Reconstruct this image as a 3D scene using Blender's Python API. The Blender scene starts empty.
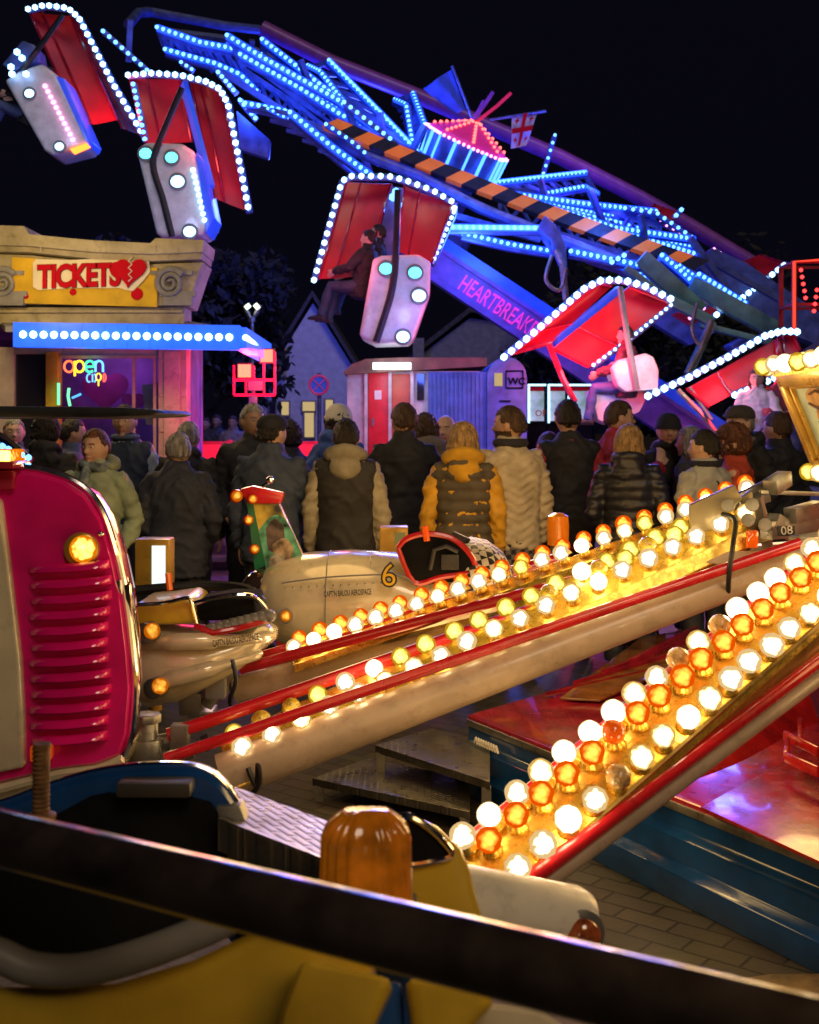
import bpy, bmesh, math, random
from mathutils import Vector, Matrix, noise as mnoise
R = math.radians
PI = math.pi
random.seed(7)
scene = bpy.context.scene
COL = scene.collection
V = Vector
F, CX, HY, CAMH = 1200.0, 409.5, 425.0, 1.7

def P(px, py, Y):
    """the world point a survey line through the picture meets at distance Y"""
    return V(((px - CX) / F * Y, Y, CAMH - (py - HY) / F * Y))

# ------------------------------------------------------------------ materials
def mat(name, col, rough=.5, metal=0, var=.12, vscale=6, bump=0, bscale=40, emit=None, estr=0, coat=0, rvar=.0, stretch=None, spec=.5, dirt=0):
    m = bpy.data.materials.new(name); m.use_nodes = True
    nt = m.node_tree; N = nt.nodes; L = nt.links
    b = N['Principled BSDF']
    b.inputs['Roughness'].default_value = rough; b.inputs['Metallic'].default_value = metal
    b.inputs['Specular IOR Level'].default_value = spec
    b.inputs['Coat Weight'].default_value = coat; b.inputs['Coat Roughness'].default_value = .06
    tc = N.new('ShaderNodeTexCoord'); mp = N.new('ShaderNodeMapping')
    L.new(tc.outputs['Object'], mp.inputs['Vector'])
    if stretch: mp.inputs['Scale'].default_value = stretch
    n = N.new('ShaderNodeTexNoise'); n.inputs['Scale'].default_value = vscale; n.inputs['Detail'].default_value = 5
    L.new(mp.outputs[0], n.inputs['Vector'])
    cr = N.new('ShaderNodeValToRGB')
    c = V(col[:3])
    lo = c * (1 - var * 2.2); hi = c * (1 + var * 1.6)
    cr.color_ramp.elements[0].position = .3; cr.color_ramp.elements[0].color = (max(lo[0],0), max(lo[1],0), max(lo[2],0), 1)
    cr.color_ramp.elements[1].position = .7; cr.color_ramp.elements[1].color = (min(hi[0],1), min(hi[1],1), min(hi[2],1), 1)
    L.new(n.outputs['Fac'], cr.inputs['Fac'])
    colout = cr.outputs['Color']
    if dirt:
        n3 = N.new('ShaderNodeTexNoise'); n3.inputs['Scale'].default_value = vscale * 3.1; n3.inputs['Detail'].default_value = 9
        n3.inputs['Roughness'].default_value = .7
        L.new(mp.outputs[0], n3.inputs['Vector'])
        r3 = N.new('ShaderNodeMapRange'); r3.inputs[1].default_value = .52; r3.inputs[2].default_value = .75; r3.inputs[3].default_value = 0; r3.inputs[4].default_value = dirt
        L.new(n3.outputs['Fac'], r3.inputs[0])
        mx = N.new('ShaderNodeMixRGB'); mx.inputs[2].default_value = (.035, .028, .02, 1)
        L.new(r3.outputs[0], mx.inputs[0]); L.new(colout, mx.inputs[1]); colout = mx.outputs[0]
    L.new(colout, b.inputs['Base Color'])
    if rvar:
        mr = N.new('ShaderNodeMapRange'); mr.inputs[1].default_value = .3; mr.inputs[2].default_value = .7
        mr.inputs[3].default_value = max(0, rough - rvar); mr.inputs[4].default_value = rough + rvar
        n2 = N.new('ShaderNodeTexNoise'); n2.inputs['Scale'].default_value = vscale * 2.3; n2.inputs['Detail'].default_value = 6
        L.new(mp.outputs[0], n2.inputs['Vector']); L.new(n2.outputs['Fac'], mr.inputs[0]); L.new(mr.outputs[0], b.inputs['Roughness'])
    if bump:
        bn = N.new('ShaderNodeTexNoise'); bn.inputs['Scale'].default_value = bscale; bn.inputs['Detail'].default_value = 4
        L.new(mp.outputs[0], bn.inputs['Vector'])
        bp = N.new('ShaderNodeBump'); bp.inputs['Strength'].default_value = bump; bp.inputs['Distance'].default_value = .02
        L.new(bn.outputs['Fac'], bp.inputs['Height']); L.new(bp.outputs[0], b.inputs['Normal'])
    if emit:
        b.inputs['Emission Color'].default_value = (*emit, 1); b.inputs['Emission Strength'].default_value = estr
    return m

def glow(name, col, s, edge=None, es=None, p0=.24, p1=.74):
    """a lit lamp: hot in the middle, more coloured toward its rim like tinted plastic"""
    m = bpy.data.materials.new(name); m.use_nodes = True
    nt = m.node_tree; N = nt.nodes; L = nt.links
    N.remove(N['Principled BSDF'])
    e = N.new('ShaderNodeEmission'); out = N['Material Output']
    if edge:
        lw = N.new('ShaderNodeLayerWeight'); lw.inputs['Blend'].default_value = .42
        tc = N.new('ShaderNodeTexCoord'); vo = N.new('ShaderNodeTexVoronoi'); vo.inputs['Scale'].default_value = 70
        L.new(tc.outputs['Object'], vo.inputs['Vector'])
        ad = N.new('ShaderNodeMath'); ad.operation = 'MULTIPLY_ADD'; ad.inputs[1].default_value = .35; L.new(vo.outputs['Distance'], ad.inputs[0]); L.new(lw.outputs['Facing'], ad.inputs[2])
        cr = N.new('ShaderNodeValToRGB')
        cr.color_ramp.elements[0].position = p0; cr.color_ramp.elements[0].color = (col[0]*s, col[1]*s, col[2]*s, 1)
        cr.color_ramp.elements[1].position = p1; cr.color_ramp.elements[1].color = (edge[0]*es, edge[1]*es, edge[2]*es, 1)
        L.new(ad.outputs[0], cr.inputs['Fac']); L.new(cr.outputs['Color'], e.inputs['Color']); e.inputs['Strength'].default_value = 1
    else:
        e.inputs['Color'].default_value = (*col, 1); e.inputs['Strength'].default_value = s
    L.new(e.outputs[0], out.inputs['Surface'])
    return m

# ------------------------------------------------------------------ mesh builder
ORG = {}
class MB:
    def __init__(s): s.bm = bmesh.new(); s.mi = 0
    def _f(s, vs):
        try:
            f = s.bm.faces.new(vs); f.material_index = s.mi; return f
        except ValueError: return None
    def box(s, c, size, Rm=None):
        c = V(c); h = V(size) / 2; vs = []
        for x in (-1, 1):
            for y in (-1, 1):
                for z in (-1, 1):
                    p = V((x*h.x, y*h.y, z*h.z))
                    if Rm: p = Rm @ p
                    vs.append(s.bm.verts.new(c + p))
        for q in ((0,1,3,2),(4,6,7,5),(0,4,5,1),(2,3,7,6),(0,2,6,4),(1,5,7,3)): s._f([vs[i] for i in q])
        return s
    def beam(s, a, b, w, h, up=(0,0,1)):
        a, b = V(a), V(b); d = b - a
        y = d.normalized(); x = y.cross(V(up))
        if x.length < 1e-4: x = y.cross(V((0,1,0)))
        x.normalize(); z = x.cross(y)
        Rm = Matrix((x, y, z)).transposed()
        return s.box((a + b) / 2, (w, d.length, h), Rm)
    def loft(s, rings, cap=True, loop=True):
        rv = [[s.bm.verts.new(V(p)) for p in r] for r in rings]
        n = len(rv[0])
        for i in range(len(rv) - 1):
            for j in range(n if loop else n - 1):
                s._f([rv[i][j], rv[i][(j+1) % n], rv[i+1][(j+1) % n], rv[i+1][j]])
        if cap: s._f(rv[0][::-1]); s._f(rv[-1])
        return s
    def tube(s, pts, r, seg=10, cap=True, flat=None):
        pts = [V(p) for p in pts]; n = len(pts)
        rs = r if isinstance(r, (list, tuple)) else [r] * n
        t0 = (pts[1] - pts[0]).normalized()
        up = V((0,0,1)) if abs(t0.z) < .9 else V((1,0,0))
        x = t0.cross(up).normalized(); rings = []
        for i in range(n):
            t = (pts[min(i+1, n-1)] - pts[max(i-1, 0)]).normalized()
            x = (x - t * x.dot(t)).normalized(); y = t.cross(x)
            fx, fy = flat if flat else (1, 1)
            rings.append([pts[i] + x * math.cos(a) * rs[i] * fx + y * math.sin(a) * rs[i] * fy for a in (2*PI*k/seg for k in range(seg))])
        return s.loft(rings, cap)
    def prism(s, pts, vec):
        vec = V(vec); a = [s.bm.verts.new(V(p)) for p in pts]; b = [s.bm.verts.new(V(p) + vec) for p in pts]
        n = len(a)
        s._f(a[::-1]); s._f(b)
        for j in range(n): s._f([a[j], a[(j+1) % n], b[(j+1) % n], b[j]])
        return s
    def sphere(s, c, r, seg=14, rings=9, Rm=None):
        c = V(c); r = V((r, r, r)) if not hasattr(r, '__len__') else V(r)
        top = s.bm.verts.new(c + ((Rm @ V((0,0,r.z))) if Rm else V((0,0,r.z)))); bot = s.bm.verts.new(c - ((Rm @ V((0,0,r.z))) if Rm else V((0,0,r.z))))
        rv = []
        for i in range(1, rings):
            th = PI * i / rings; row = []
            for j in range(seg):
                a = 2*PI*j/seg; p = V((r.x*math.sin(th)*math.cos(a), r.y*math.sin(th)*math.sin(a), r.z*math.cos(th)))
                row.append(s.bm.verts.new(c + ((Rm @ p) if Rm else p)))
            rv.append(row)
        for j in range(seg):
            k = (j+1) % seg
            s._f([top, rv[0][j], rv[0][k]]); s._f([bot, rv[-1][k], rv[-1][j]])
            for i in range(len(rv)-1): s._f([rv[i][j], rv[i+1][j], rv[i+1][k], rv[i][k]])
        return s
    def ico(s, c, r, sub=1):
        m = bmesh.ops.create_icosphere(s.bm, subdivisions=sub, radius=r, matrix=Matrix.Translation(V(c)))
        for v in m['verts']:
            for f in v.link_faces: f.material_index = s.mi
        return s
    def lathe(s, prof, c, axis, seg=20, cap=True):
        axis = V(axis).normalized(); up = V((0,0,1)) if abs(axis.z) < .9 else V((1,0,0))
        x = axis.cross(up).normalized(); y = axis.cross(x); c = V(c)
        return s.loft([[c + axis*h + (x*math.cos(2*PI*k/seg) + y*math.sin(2*PI*k/seg)) * max(r, .0005) for k in range(seg)] for r, h in prof], cap)
    def quad(s, a, b, c, d):
        s._f([s.bm.verts.new(V(p)) for p in (a, b, c, d)]); return s
    def build(s, name, mats, parent=None, smooth=True, bevel=0, seg=2, angle=38, loc=None):
        bm = s.bm
        bmesh.ops.recalc_face_normals(bm, faces=bm.faces)
        if bevel:
            es = [e for e in bm.edges if len(e.link_faces) == 2 and e.calc_face_angle(0) > R(32)]
            bmesh.ops.bevel(bm, geom=es, offset=bevel, segments=seg, affect='EDGES', profile=.6, clamp_overlap=True)
        me = bpy.data.meshes.new(name)
        if parent is None and loc is None:
            xs = [v.co for v in bm.verts]
            loc = V((sum(p.x for p in xs)/len(xs), sum(p.y for p in xs)/len(xs), min(p.z for p in xs)))
        org = ORG[parent] if parent is not None else V(loc)
        for v in bm.verts: v.co -= org
        bm.to_mesh(me); bm.free()
        for m in (mats if isinstance(mats, (list, tuple)) else [mats]): me.materials.append(m)
        if smooth:
            me.polygons.foreach_set('use_smooth', [True] * len(me.polygons))
            me.set_sharp_from_angle(angle=R(angle))
        o = bpy.data.objects.new(name, me); COL.objects.link(o)
        if parent is not None: o.parent = parent
        else: o.location = org
        ORG[o] = org
        return o

def tag(o, label=None, cat=None, group=None, kind=None):
    if label: o['label'] = label
    if cat: o['category'] = cat
    if group: o['group'] = group
    if kind: o['kind'] = kind
    return o
def thing(name, label, cat, loc=(0,0,0), group=None):
    o = bpy.data.objects.new(name, None); COL.objects.link(o); o.location = loc; o.empty_display_size = .1
    ORG[o] = V(loc)
    return tag(o, label, cat, group)

def text(s, name, org, xd, yd, size, m, parent, ext=.004, off=0, spacing=1.0, shear=0, align='LEFT', zoff=0, xs=1.0):
    cu = bpy.data.curves.new('txt', 'FONT'); cu.body = s; cu.size = size; cu.extrude = ext; cu.offset = off
    cu.space_character = spacing; cu.shear = shear; cu.align_x = align; cu.resolution_u = 3
    t = bpy.data.objects.new('txt', cu); COL.objects.link(t)
    bpy.context.view_layer.update()
    me = bpy.data.meshes.new_from_object(t.evaluated_get(bpy.context.evaluated_depsgraph_get()))
    bpy.data.objects.remove(t)
    x = V(xd).normalized(); y = V(yd); y = (y - x*y.dot(x)).normalized(); z = x.cross(y)
    for v in me.vertices: v.co = V(org) + x*v.co.x*xs + y*v.co.y + z*(v.co.z + zoff) - ORG[parent]
    me.materials.clear(); me.materials.append(m)
    o = bpy.data.objects.new(name, me); COL.objects.link(o); o.parent = parent; ORG[o] = ORG[parent]
    return o

def along(pts, step, start=0):
    pts = [V(p) for p in pts]; out = []; need = start
    for a, b in zip(pts, pts[1:]):
        L = (b - a).length; t = need
        while t <= L: out.append(a + (b - a) * (t / L)); t += step
        need = t - L
    return out
def spline(pts, n=6):
    pts = [V(p) for p in pts]; out = []
    for i in range(len(pts) - 1):
        p0, p1, p2, p3 = pts[max(i-1,0)], pts[i], pts[i+1], pts[min(i+2, len(pts)-1)]
        for k in range(n):
            t = k / n
            out.append(.5*((2*p1) + (p2-p0)*t + (2*p0-5*p1+4*p2-p3)*t*t + (3*p1-p0-3*p2+p3)*t**3))
    out.append(pts[-1]); return out

def lamp(name, kind, loc, energy, col, radius=.1, label=None):
    l = bpy.data.lights.new(name, kind); l.energy = energy; l.color = col
    if kind == 'POINT': l.shadow_soft_size = radius
    o = bpy.data.objects.new(name, l); COL.objects.link(o); o.location = loc
    return o

# ------------------------------------------------------------------ palette
M = {}
M['red_paint'] = mat('red paint', (.50,.012,.018), .25, coat=.5, var=.1, rvar=.1, dirt=.35)
M['dark_red'] = mat('maroon gloss', (.36,.016,.04), .2, coat=.7, var=.2, rvar=.1)
M['cream'] = mat('cream gold paint', (.66,.57,.40), .2, .12, coat=.8, var=.08, rvar=.06, bump=.015, bscale=9, dirt=.3)
M['white_paint'] = mat('white paint', (.74,.70,.62), .35, coat=.3, var=.06, rvar=.1, dirt=.35)
M['magenta'] = mat('magenta gloss', (.74,.008,.18), .15, coat=.9, var=.12, rvar=.06, bump=.02, bscale=9)
M['chrome'] = mat('chrome', (.8,.8,.82), .1, 1, var=.05, rvar=.08)
M['steel'] = mat('grey steel', (.33,.32,.3), .4, .8, var=.18, rvar=.15, dirt=.6)
M['black'] = mat('black rubber', (.012,.012,.013), .5, var=.2, rvar=.15)
M['gold'] = mat('gold foil board', (.72,.45,.07), .3, .7, var=.12, rvar=.1, vscale=20, bump=.10, bscale=60)
M['goldpaint'] = mat('gold paint', (.62,.36,.05), .32, .35, var=.12, rvar=.1, coat=.4, dirt=.3)
M['yellow'] = mat('yellow paint', (.62,.40,.03), .35, coat=.4, var=.12, dirt=.3)
M['blue'] = mat('teal blue gloss', (.008,.062,.24), .18, coat=.7, var=.15, rvar=.08, bump=.03, bscale=10, dirt=.3)
M['bluesteel'] = mat('blue painted steel', (.10,.14,.42), .4, .2, var=.2, rvar=.1)
M['amber'] = mat('amber lens', (.85,.25,.01), .15, var=.1, coat=.5, emit=(1,.25,0), estr=.05)
M['rubber_grip'] = mat('worn grip', (.22,.11,.04), .6, var=.3, vscale=30)
M['green'] = mat('green paint', (.01,.16,.07), .3, coat=.4)
M['dark'] = mat('dark interior', (.008,.008,.009), .85, var=.2, spec=.08)
M['seat'] = mat('vinyl seat', (.03,.03,.035), .45, bump=.1)
M['grey'] = mat('grey trim', (.2,.19,.18), .42, var=.12, rvar=.1)
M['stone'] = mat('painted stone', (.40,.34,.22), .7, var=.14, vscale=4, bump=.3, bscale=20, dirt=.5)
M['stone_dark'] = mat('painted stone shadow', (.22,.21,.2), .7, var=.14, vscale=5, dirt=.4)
M['sign_yellow'] = mat('sign yellow', (.64,.40,.03), .8, var=.12, vscale=3, dirt=.25, spec=.15)
M['sign_red'] = mat('sign red', (.52,.006,.016), .85, var=.05, spec=.08)
M['sign_cream'] = mat('sign cream', (.75,.66,.48), .5, var=.05)
M['canopy'] = mat('red canopy sheet', (.50,.012,.03), .38, var=.14, vscale=2, bump=.1, bscale=6)
M['pod'] = mat('white fibreglass pod', (.72,.70,.68), .35, coat=.3, var=.08, dirt=.3)
M['orange'] = mat('fluorescent orange warning foil', (.9,.22,.02), .45, var=.08, dirt=.25, emit=(1,.17,.015), estr=.24)  # emission stands in for warm light the beam does not receive
M['purple'] = mat('purple steel', (.30,.08,.45), .4, var=.1)
M['glass'] = mat('dark glass', (.02,.02,.03), .05, var=.05, coat=1)
# ------------------------------------------------------------------ glowing materials
G = {}
G['led'] = glow('blue led', (.10,.34,1), 5.0)
M['bluetube'] = mat('blue glowing channel', (.02,.06,.5), .4, emit=(.012,.075,1), estr=1.9)  # emissive tube behind the LEDs, imitating their blue halo
G['ledw'] = glow('cool white led', (.35,.68,1), 5)
G['strip'] = glow('blue light tube', (.05,.2,1), 4.5)
G['pinkled'] = glow('pink led', (1,.3,.75), 4)
G['redled'] = glow('red led', (1,.03,.03), 5)
G['redor'] = glow('orange red led', (1,.16,.02), 5)
G['headlamp'] = glow('blue white lamp', (.25,.5,1), 6)
G['teal'] = glow('teal lamp', (.1,.8,1), 3.5)
G['bulb'] = glow('lit clear bulb', (1,.76,.38), 24, (1,.66,.28), .8, .03, .46)
G['bulb_y'] = glow('lit yellow bulb', (1,.72,.14), 4, (.80,.42,.015), .65, .05, .6)
G['bulb_o'] = glow('lit orange bulb', (1,.42,.05), 4, (.95,.10,.0), .85, .02, .5)
G['warmwin'] = glow('lit window', (1,.72,.32), .55)
G['tubew'] = glow('white light tube', (.75,.9,1), 5)
G['amberlit'] = glow('lit amber lens', (1,.6,.12), 5, (1,.22,.0), .9)

# ------------------------------------------------------------------ ground, sky
def paving():
    m = bpy.data.materials.new('block paving'); m.use_nodes = True
    nt = m.node_tree; N = nt.nodes; L = nt.links; b = N['Principled BSDF']
    tc = N.new('ShaderNodeTexCoord'); mp = N.new('ShaderNodeMapping'); mp.inputs['Rotation'].default_value = (0,0,R(38))
    L.new(tc.outputs['Object'], mp.inputs['Vector'])
    br = N.new('ShaderNodeTexBrick'); br.inputs['Scale'].default_value = 1; br.inputs['Brick Width'].default_value = .2; br.inputs['Row Height'].default_value = .1
    br.inputs['Mortar Size'].default_value = .006; br.inputs['Color1'].default_value = (.062,.052,.042,1); br.inputs['Color2'].default_value = (.038,.032,.028,1); br.inputs['Mortar'].default_value = (.012,.01,.009,1)
    L.new(mp.outputs[0], br.inputs['Vector'])
    n = N.new('ShaderNodeTexNoise'); n.inputs['Scale'].default_value = 1.7; n.inputs['Detail'].default_value = 8; L.new(tc.outputs['Object'], n.inputs['Vector'])
    mx = N.new('ShaderNodeMixRGB'); mx.blend_type = 'MULTIPLY'; mx.inputs[0].default_value = .8
    L.new(br.outputs['Color'], mx.inputs[1]); L.new(n.outputs['Color'], mx.inputs[2])
    g = N.new('ShaderNodeMixRGB'); g.blend_type = 'ADD'; g.inputs[0].default_value = .35; L.new(mx.outputs[0], g.inputs[1]); L.new(br.outputs['Color'], g.inputs[2])
    L.new(g.outputs[0], b.inputs['Base Color'])
    rr = N.new('ShaderNodeMapRange'); rr.inputs[3].default_value = .35; rr.inputs[4].default_value = .75; L.new(n.outputs['Fac'], rr.inputs[0]); L.new(rr.outputs[0], b.inputs['Roughness'])
    bp = N.new('ShaderNodeBump'); bp.inputs['Strength'].default_value = .7; bp.inputs['Distance'].default_value = .006; bp.invert = True
    L.new(br.outputs['Fac'], bp.inputs['Height'])
    n2 = N.new('ShaderNodeTexNoise'); n2.inputs['Scale'].default_value = 60; L.new(tc.outputs['Object'], n2.inputs['Vector'])
    bp2 = N.new('ShaderNodeBump'); bp2.inputs['Strength'].default_value = .35; bp2.inputs['Distance'].default_value = .004
    L.new(n2.outputs['Fac'], bp2.inputs['Height']); L.new(bp.outputs[0], bp2.inputs['Normal']); L.new(bp2.outputs[0], b.inputs['Normal'])
    return m
g = MB().quad((-120,-20,0),(120,-20,0),(120,220,0),(-120,220,0)).build('ground', paving(), smooth=False, loc=(0,0,0)); tag(g, kind='structure')

w = bpy.data.worlds.new('World'); scene.world = w; w.use_nodes = True
wn = w.node_tree; sky = wn.nodes.new('ShaderNodeTexSky'); sky.sky_type = 'NISHITA'; sky.sun_disc = False
sky.sun_elevation = R(-5); sky.sun_rotation = R(200)
mixs = wn.nodes.new('ShaderNodeMixRGB'); mixs.blend_type = 'ADD'; mixs.inputs[0].default_value = 1
wn.links.new(sky.outputs[0], mixs.inputs[1]); mixs.inputs[2].default_value = (.036,.033,.085,1)
wn.links.new(mixs.outputs[0], wn.nodes['Background'].inputs['Color']); wn.nodes['Background'].inputs['Strength'].default_value = .06
sl = bpy.data.lights.new('moon', 'SUN'); sl.energy = .62; sl.angle = R(20); sl.color = (1,.80,.58)  # added warm general fill from behind the camera
so = bpy.data.objects.new('moon', sl); COL.objects.link(so); so.rotation_euler = (R(48), 0, R(20))

cam = bpy.data.cameras.new('camera'); co = bpy.data.objects.new('camera', cam); COL.objects.link(co)
cam.sensor_fit = 'VERTICAL'; cam.sensor_height = 24; cam.lens = 24*F/1024; cam.shift_y = -(512-(1024-HY) + 0)/1024*-1 if False else -(512-HY)/1024
co.location = (0,0,CAMH); co.rotation_euler = (R(90),0,0); cam.clip_start = .05; cam.clip_end = 600
cam.dof.use_dof = True; cam.dof.focus_distance = 4.6; cam.dof.aperture_fstop = 4.5
scene.camera = co
scene.render.engine = 'CYCLES'
scene.view_settings.view_transform = 'Standard'; scene.view_settings.look = 'None'; scene.view_settings.exposure = 0
scene.cycles.use_denoising = True
scene.cycles.sample_clamp_indirect = 4
scene.cycles.max_bounces = 6; scene.cycles.diffuse_bounces = 2; scene.cycles.glossy_bounces = 3; scene.cycles.transmission_bounces = 4
scene.cycles.use_light_tree = True

# ------------------------------------------------------------------ ticket booth
YB = 12.0
def pb(px, py, d=0): return P(px, py, YB + d)
booth = thing('ticket_booth', 'fairground ticket booth with yellow broken heart sign, stone cornice and blue lit awning', 'ticket booth', (-4.2, YB, 0))
M['booth_wall'] = mat('booth wall', (.42,.36,.25), .6, var=.1, dirt=.35)
wb = MB()
def wall_px(mb, x0, x1, y0, y1, d0=0, d1=.15):
    a = pb(x0, y0); b = pb(x1, y1); z1, z0 = a.z, max(b.z, 0)
    mb.box(((a.x+b.x)/2, YB+(d0+d1)/2, (z0+z1)/2), (b.x-a.x, d1-d0, z1-z0))
for r in ((-60,14,347,640),(14,62,347,354),(62,160,347,356),(14,160,470,640)): wall_px(wb, *r)
wb.build('wall', M['booth_wall'], booth, bevel=.01)
wall = MB(); wall_px(wall, 160, 188, 325, 640, -.08, .15)
for yy in (360, 395, 430, 465): wall_px(wall, 161, 187, yy, yy+2, -.095, -.08)
wall_px(wall, 166, 182, 352, 640, -.11, -.08)
wall.build('pilaster', M['stone'], booth, bevel=.008)
post = MB(); wall_px(post, 47, 59, 352, 470, -.05, .12); post.build('window_post', M['sign_yellow'], booth, bevel=.01)
back = MB(); a = pb(-60,330); back.box((-4.8, YB+1.6, 1.4), (4.9, .1, 2.6)); back.box((-2.42, YB+.9, 1.4), (.1, 1.4, 2.6)); back.box((-4.8, YB+.85, 2.68),(4.9,1.4,.08)); back.box((-7.2, YB+.8, 1.5),(.1,1.6,3))
back.build('cabin', mat('purple cabin panels', (.30,.14,.42), .5, var=.5, vscale=1.6), booth)
fr = MB()
for x in (134, 155): fr.beam(pb(x,356,-.02), pb(x,470,-.02), .03, .03)
fr.beam(pb(62,357,-.02), pb(160,357,-.02), .04, .03); fr.build('window_frame', M['stone'], booth)
gl = MB().quad(pb(14,354,.05), pb(47,354,.05), pb(47,470,.05), pb(14,470,.05)); gl.build('dark_pane', M['glass'], booth)
# a heart poster seen through the window
hp = [(math.sin(t)**3*.16, (13*math.cos(t)-5*math.cos(2*t)-2*math.cos(3*t)-math.cos(4*t))*.0098) for t in [2*PI*k/36 for k in range(36)]]
ht = MB(); c = pb(105, 390, 1.2); ht.prism([c+V((x*1.6,0,z*1.6)) for x, z in hp], (0,.02,0)); c = pb(133,402,1.2); ht.prism([c+V((x*.8,0,z*.8)) for x, z in hp], (0,.02,0)); ht.build('heart_decoration', mat('magenta heart', (.35,.03,.22), .5), booth)
nb = MB(); nb.prism([pb(142,385,.35),pb(158,383,.35),pb(160,425,.35),pb(146,425,.35)], (0,.03,0)); nb.build('notice_board', M['grey'], booth)
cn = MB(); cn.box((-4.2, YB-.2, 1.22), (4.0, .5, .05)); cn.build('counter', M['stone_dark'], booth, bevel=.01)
# entablature
en = MB(); en.prism([pb(x,y,-.3) for x, y in ((-70,252),(30,255),(95,262),(150,264),(203,262),(199,272),(188,306),(-70,302))], (0,.55,0)); en.build('entablature', M['stone'], booth, bevel=.012)
cor = MB()
cor.prism([pb(x,y,-.42) for x, y in ((-70,223),(24,226),(29,234),(90,240),(150,243),(156,238),(204,240),(202,252),(150,254),(95,252),(30,246),(-70,243))], (0,.67,0))
cor.prism([pb(x,y,-.36) for x, y in ((-70,244),(30,247),(95,253),(150,255),(202,253),(201,259),(150,261),(95,259),(30,252),(-70,250))], (0,.6,0))
for x in (40, 105, 155): cor.beam(pb(x,241,-.423), pb(x+1,252,-.423), .008, .01)
cor.build('cornice', M['stone'], booth, bevel=.015)
yp = MB(); yp.prism([pb(x,y,-.325) for x, y in ((12,257),(30,258),(95,265),(157,268),(157,307),(12,303))], (0,.03,0)); yp.build('sign_panel', M['sign_yellow'], booth)
for bx, by, br_ in ((26,296,.028),(73,292,.034),(137,294,.06)):
    MB().sphere(pb(bx,by,-.33), (br_,.012,br_)).build('berry_ornament', M['sign_red'], booth)
for cx in (170, 2):
    sp = []
    for k in range(44):
        t = k/43; a = t*2.3*2*PI + .6; r = .145*(1-.85*t); c = pb(cx, 283, -.36)
        sp.append(c + V((math.cos(a)*r, 0, math.sin(a)*r)))
    vo = MB().tube(sp, [.032*(1-.5*k/43) for k in range(44)], 8)
    vo.box(pb(cx+8, 294, -.33), (.34,.06,.05)); vo.box(pb(cx+8,301,-.33), (.28,.07,.09)); vo.box(pb(cx+2,273,-.32), (.40,.05,.04))
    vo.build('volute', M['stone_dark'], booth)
xd = (pb(120,284.5)-pb(37,287)); yd = V((0,0,1)); o0 = pb(37.5, 287.2, -.36)
for off, mm, zo, nm in ((.017, mat('sign outline dark', (.05,.005,.006), .5), -.012, 'lettering_outline'), (.012, M['sign_red'], 0, 'lettering')):
    text('TICKETS', nm, o0, xd, yd, .30, mm, booth, ext=.006, off=off, spacing=.92, shear=.05, zoff=zo, xs=.755)
bk = MB(); bk.prism([pb(x,y,-.345) for x, y in ((33,262),(36,259),(70,260),(108,258),(112,254),(122,252),(132,257),(140,256),(149,262),(150,272),(143,281),(133,291),(126,290),(120,288),(75,288),(38,290),(33,287))], (0,.012,0)); bk.build('sign_backing', M['sign_cream'], booth)
hm = MB(); c = pb(129.5, 271, -.375); hm.prism([c+V((x*.98+z*.12, 0, z*.98)) for x, z in hp], (0,.03,0)); hm.build('broken_heart', M['sign_red'], booth, bevel=.006)
zz = [c + V(((-.02 if k % 2 else .015) + .01, -.006, .13 - k*.033)) for k in range(8)]
MB().tube(zz, .007, 5).build('heart_crack', M['sign_cream'], booth)
lt = MB(); wall_px(lt, -60, 188, 309, 326, -.2, .2); wall_px(lt, -60, 187, 312, 315, -.24, -.2); lt.build('lintel', M['stone'], booth, bevel=.01)
# awning band with leds
AW0, AW1, AW2 = P(16,335,YB-.7), P(240,338,YB-.7), P(266,353,13.2)
bandm = mat('blue lit awning band', (.02,.10,.65), .3, var=.15, emit=(.012,.10,1), estr=1.25)
ab = MB().beam(AW0, AW1, .12, .23); ab.beam(AW1, AW2, .12, .2); 
for k in range(11):
    p = AW0.lerp(AW1, k/10); ab.box(p+V((0,-.062,0)), (.012,.01,.23))
ab.build('awning', bandm, booth)
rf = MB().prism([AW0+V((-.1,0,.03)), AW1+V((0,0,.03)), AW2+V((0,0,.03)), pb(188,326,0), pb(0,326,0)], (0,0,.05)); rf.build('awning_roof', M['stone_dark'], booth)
al = MB()
for p in along([AW0+V((.09,-.075,.0)), AW1+V((0,-.075,0))], .0965): al.sphere(p, (.036,.03,.036), 8, 5)
for p in along([AW1+V((.06,-.06,0)), AW2+V((0,-.06,0))], .11): al.sphere(p, .03, 8, 5)
al.build('awning_lamps', glow('awning lamp', (.45,.75,1), 5), booth)
# neon
def neon(name, strokes, mm, r=.011):
    mb = MB()
    for s in strokes: mb.tube([pb(x,y,-.1) for x, y in s], r, 6)
    mb.build(name, mm, booth)
def arc(cx, cy, rx, ry, a0, a1, n=14): return [(cx+rx*math.cos(R(a0+(a1-a0)*k/n)), cy-ry*math.sin(R(a0+(a1-a0)*k/n))) for k in range(n+1)]
neon('neon_letter', [arc(69,366.5,4.8,5.6,0,360)], glow('neon red', (1,.12,.04), 3))
neon('neon_letter', [arc(79.5,366.5,4.6,5.6,0,360), [(74.8,361),(74.8,376)]], glow('neon yellow', (1,.6,.02), 3))
neon('neon_letter', [[(85.5,367)]+arc(89.8,366.5,4.6,5.6,0,310)], glow('neon green', (.05,1,.35), 2.6))
neon('neon_letter', [[(95.5,372),(95.5,361)], [(95.5,366)]+arc(99.2,365.5,3.7,4.6,180,0)+[(103,372)]], glow('neon blue', (.1,.4,1), 3))
neon('neon_mark', [arc(89,378,2.2,4,60,300), [(92.5,374),(92.5,382)], arc(94,378,2,4,-80,80)], glow('neon cyan', (.15,.55,1), 1.8), .008)
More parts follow.
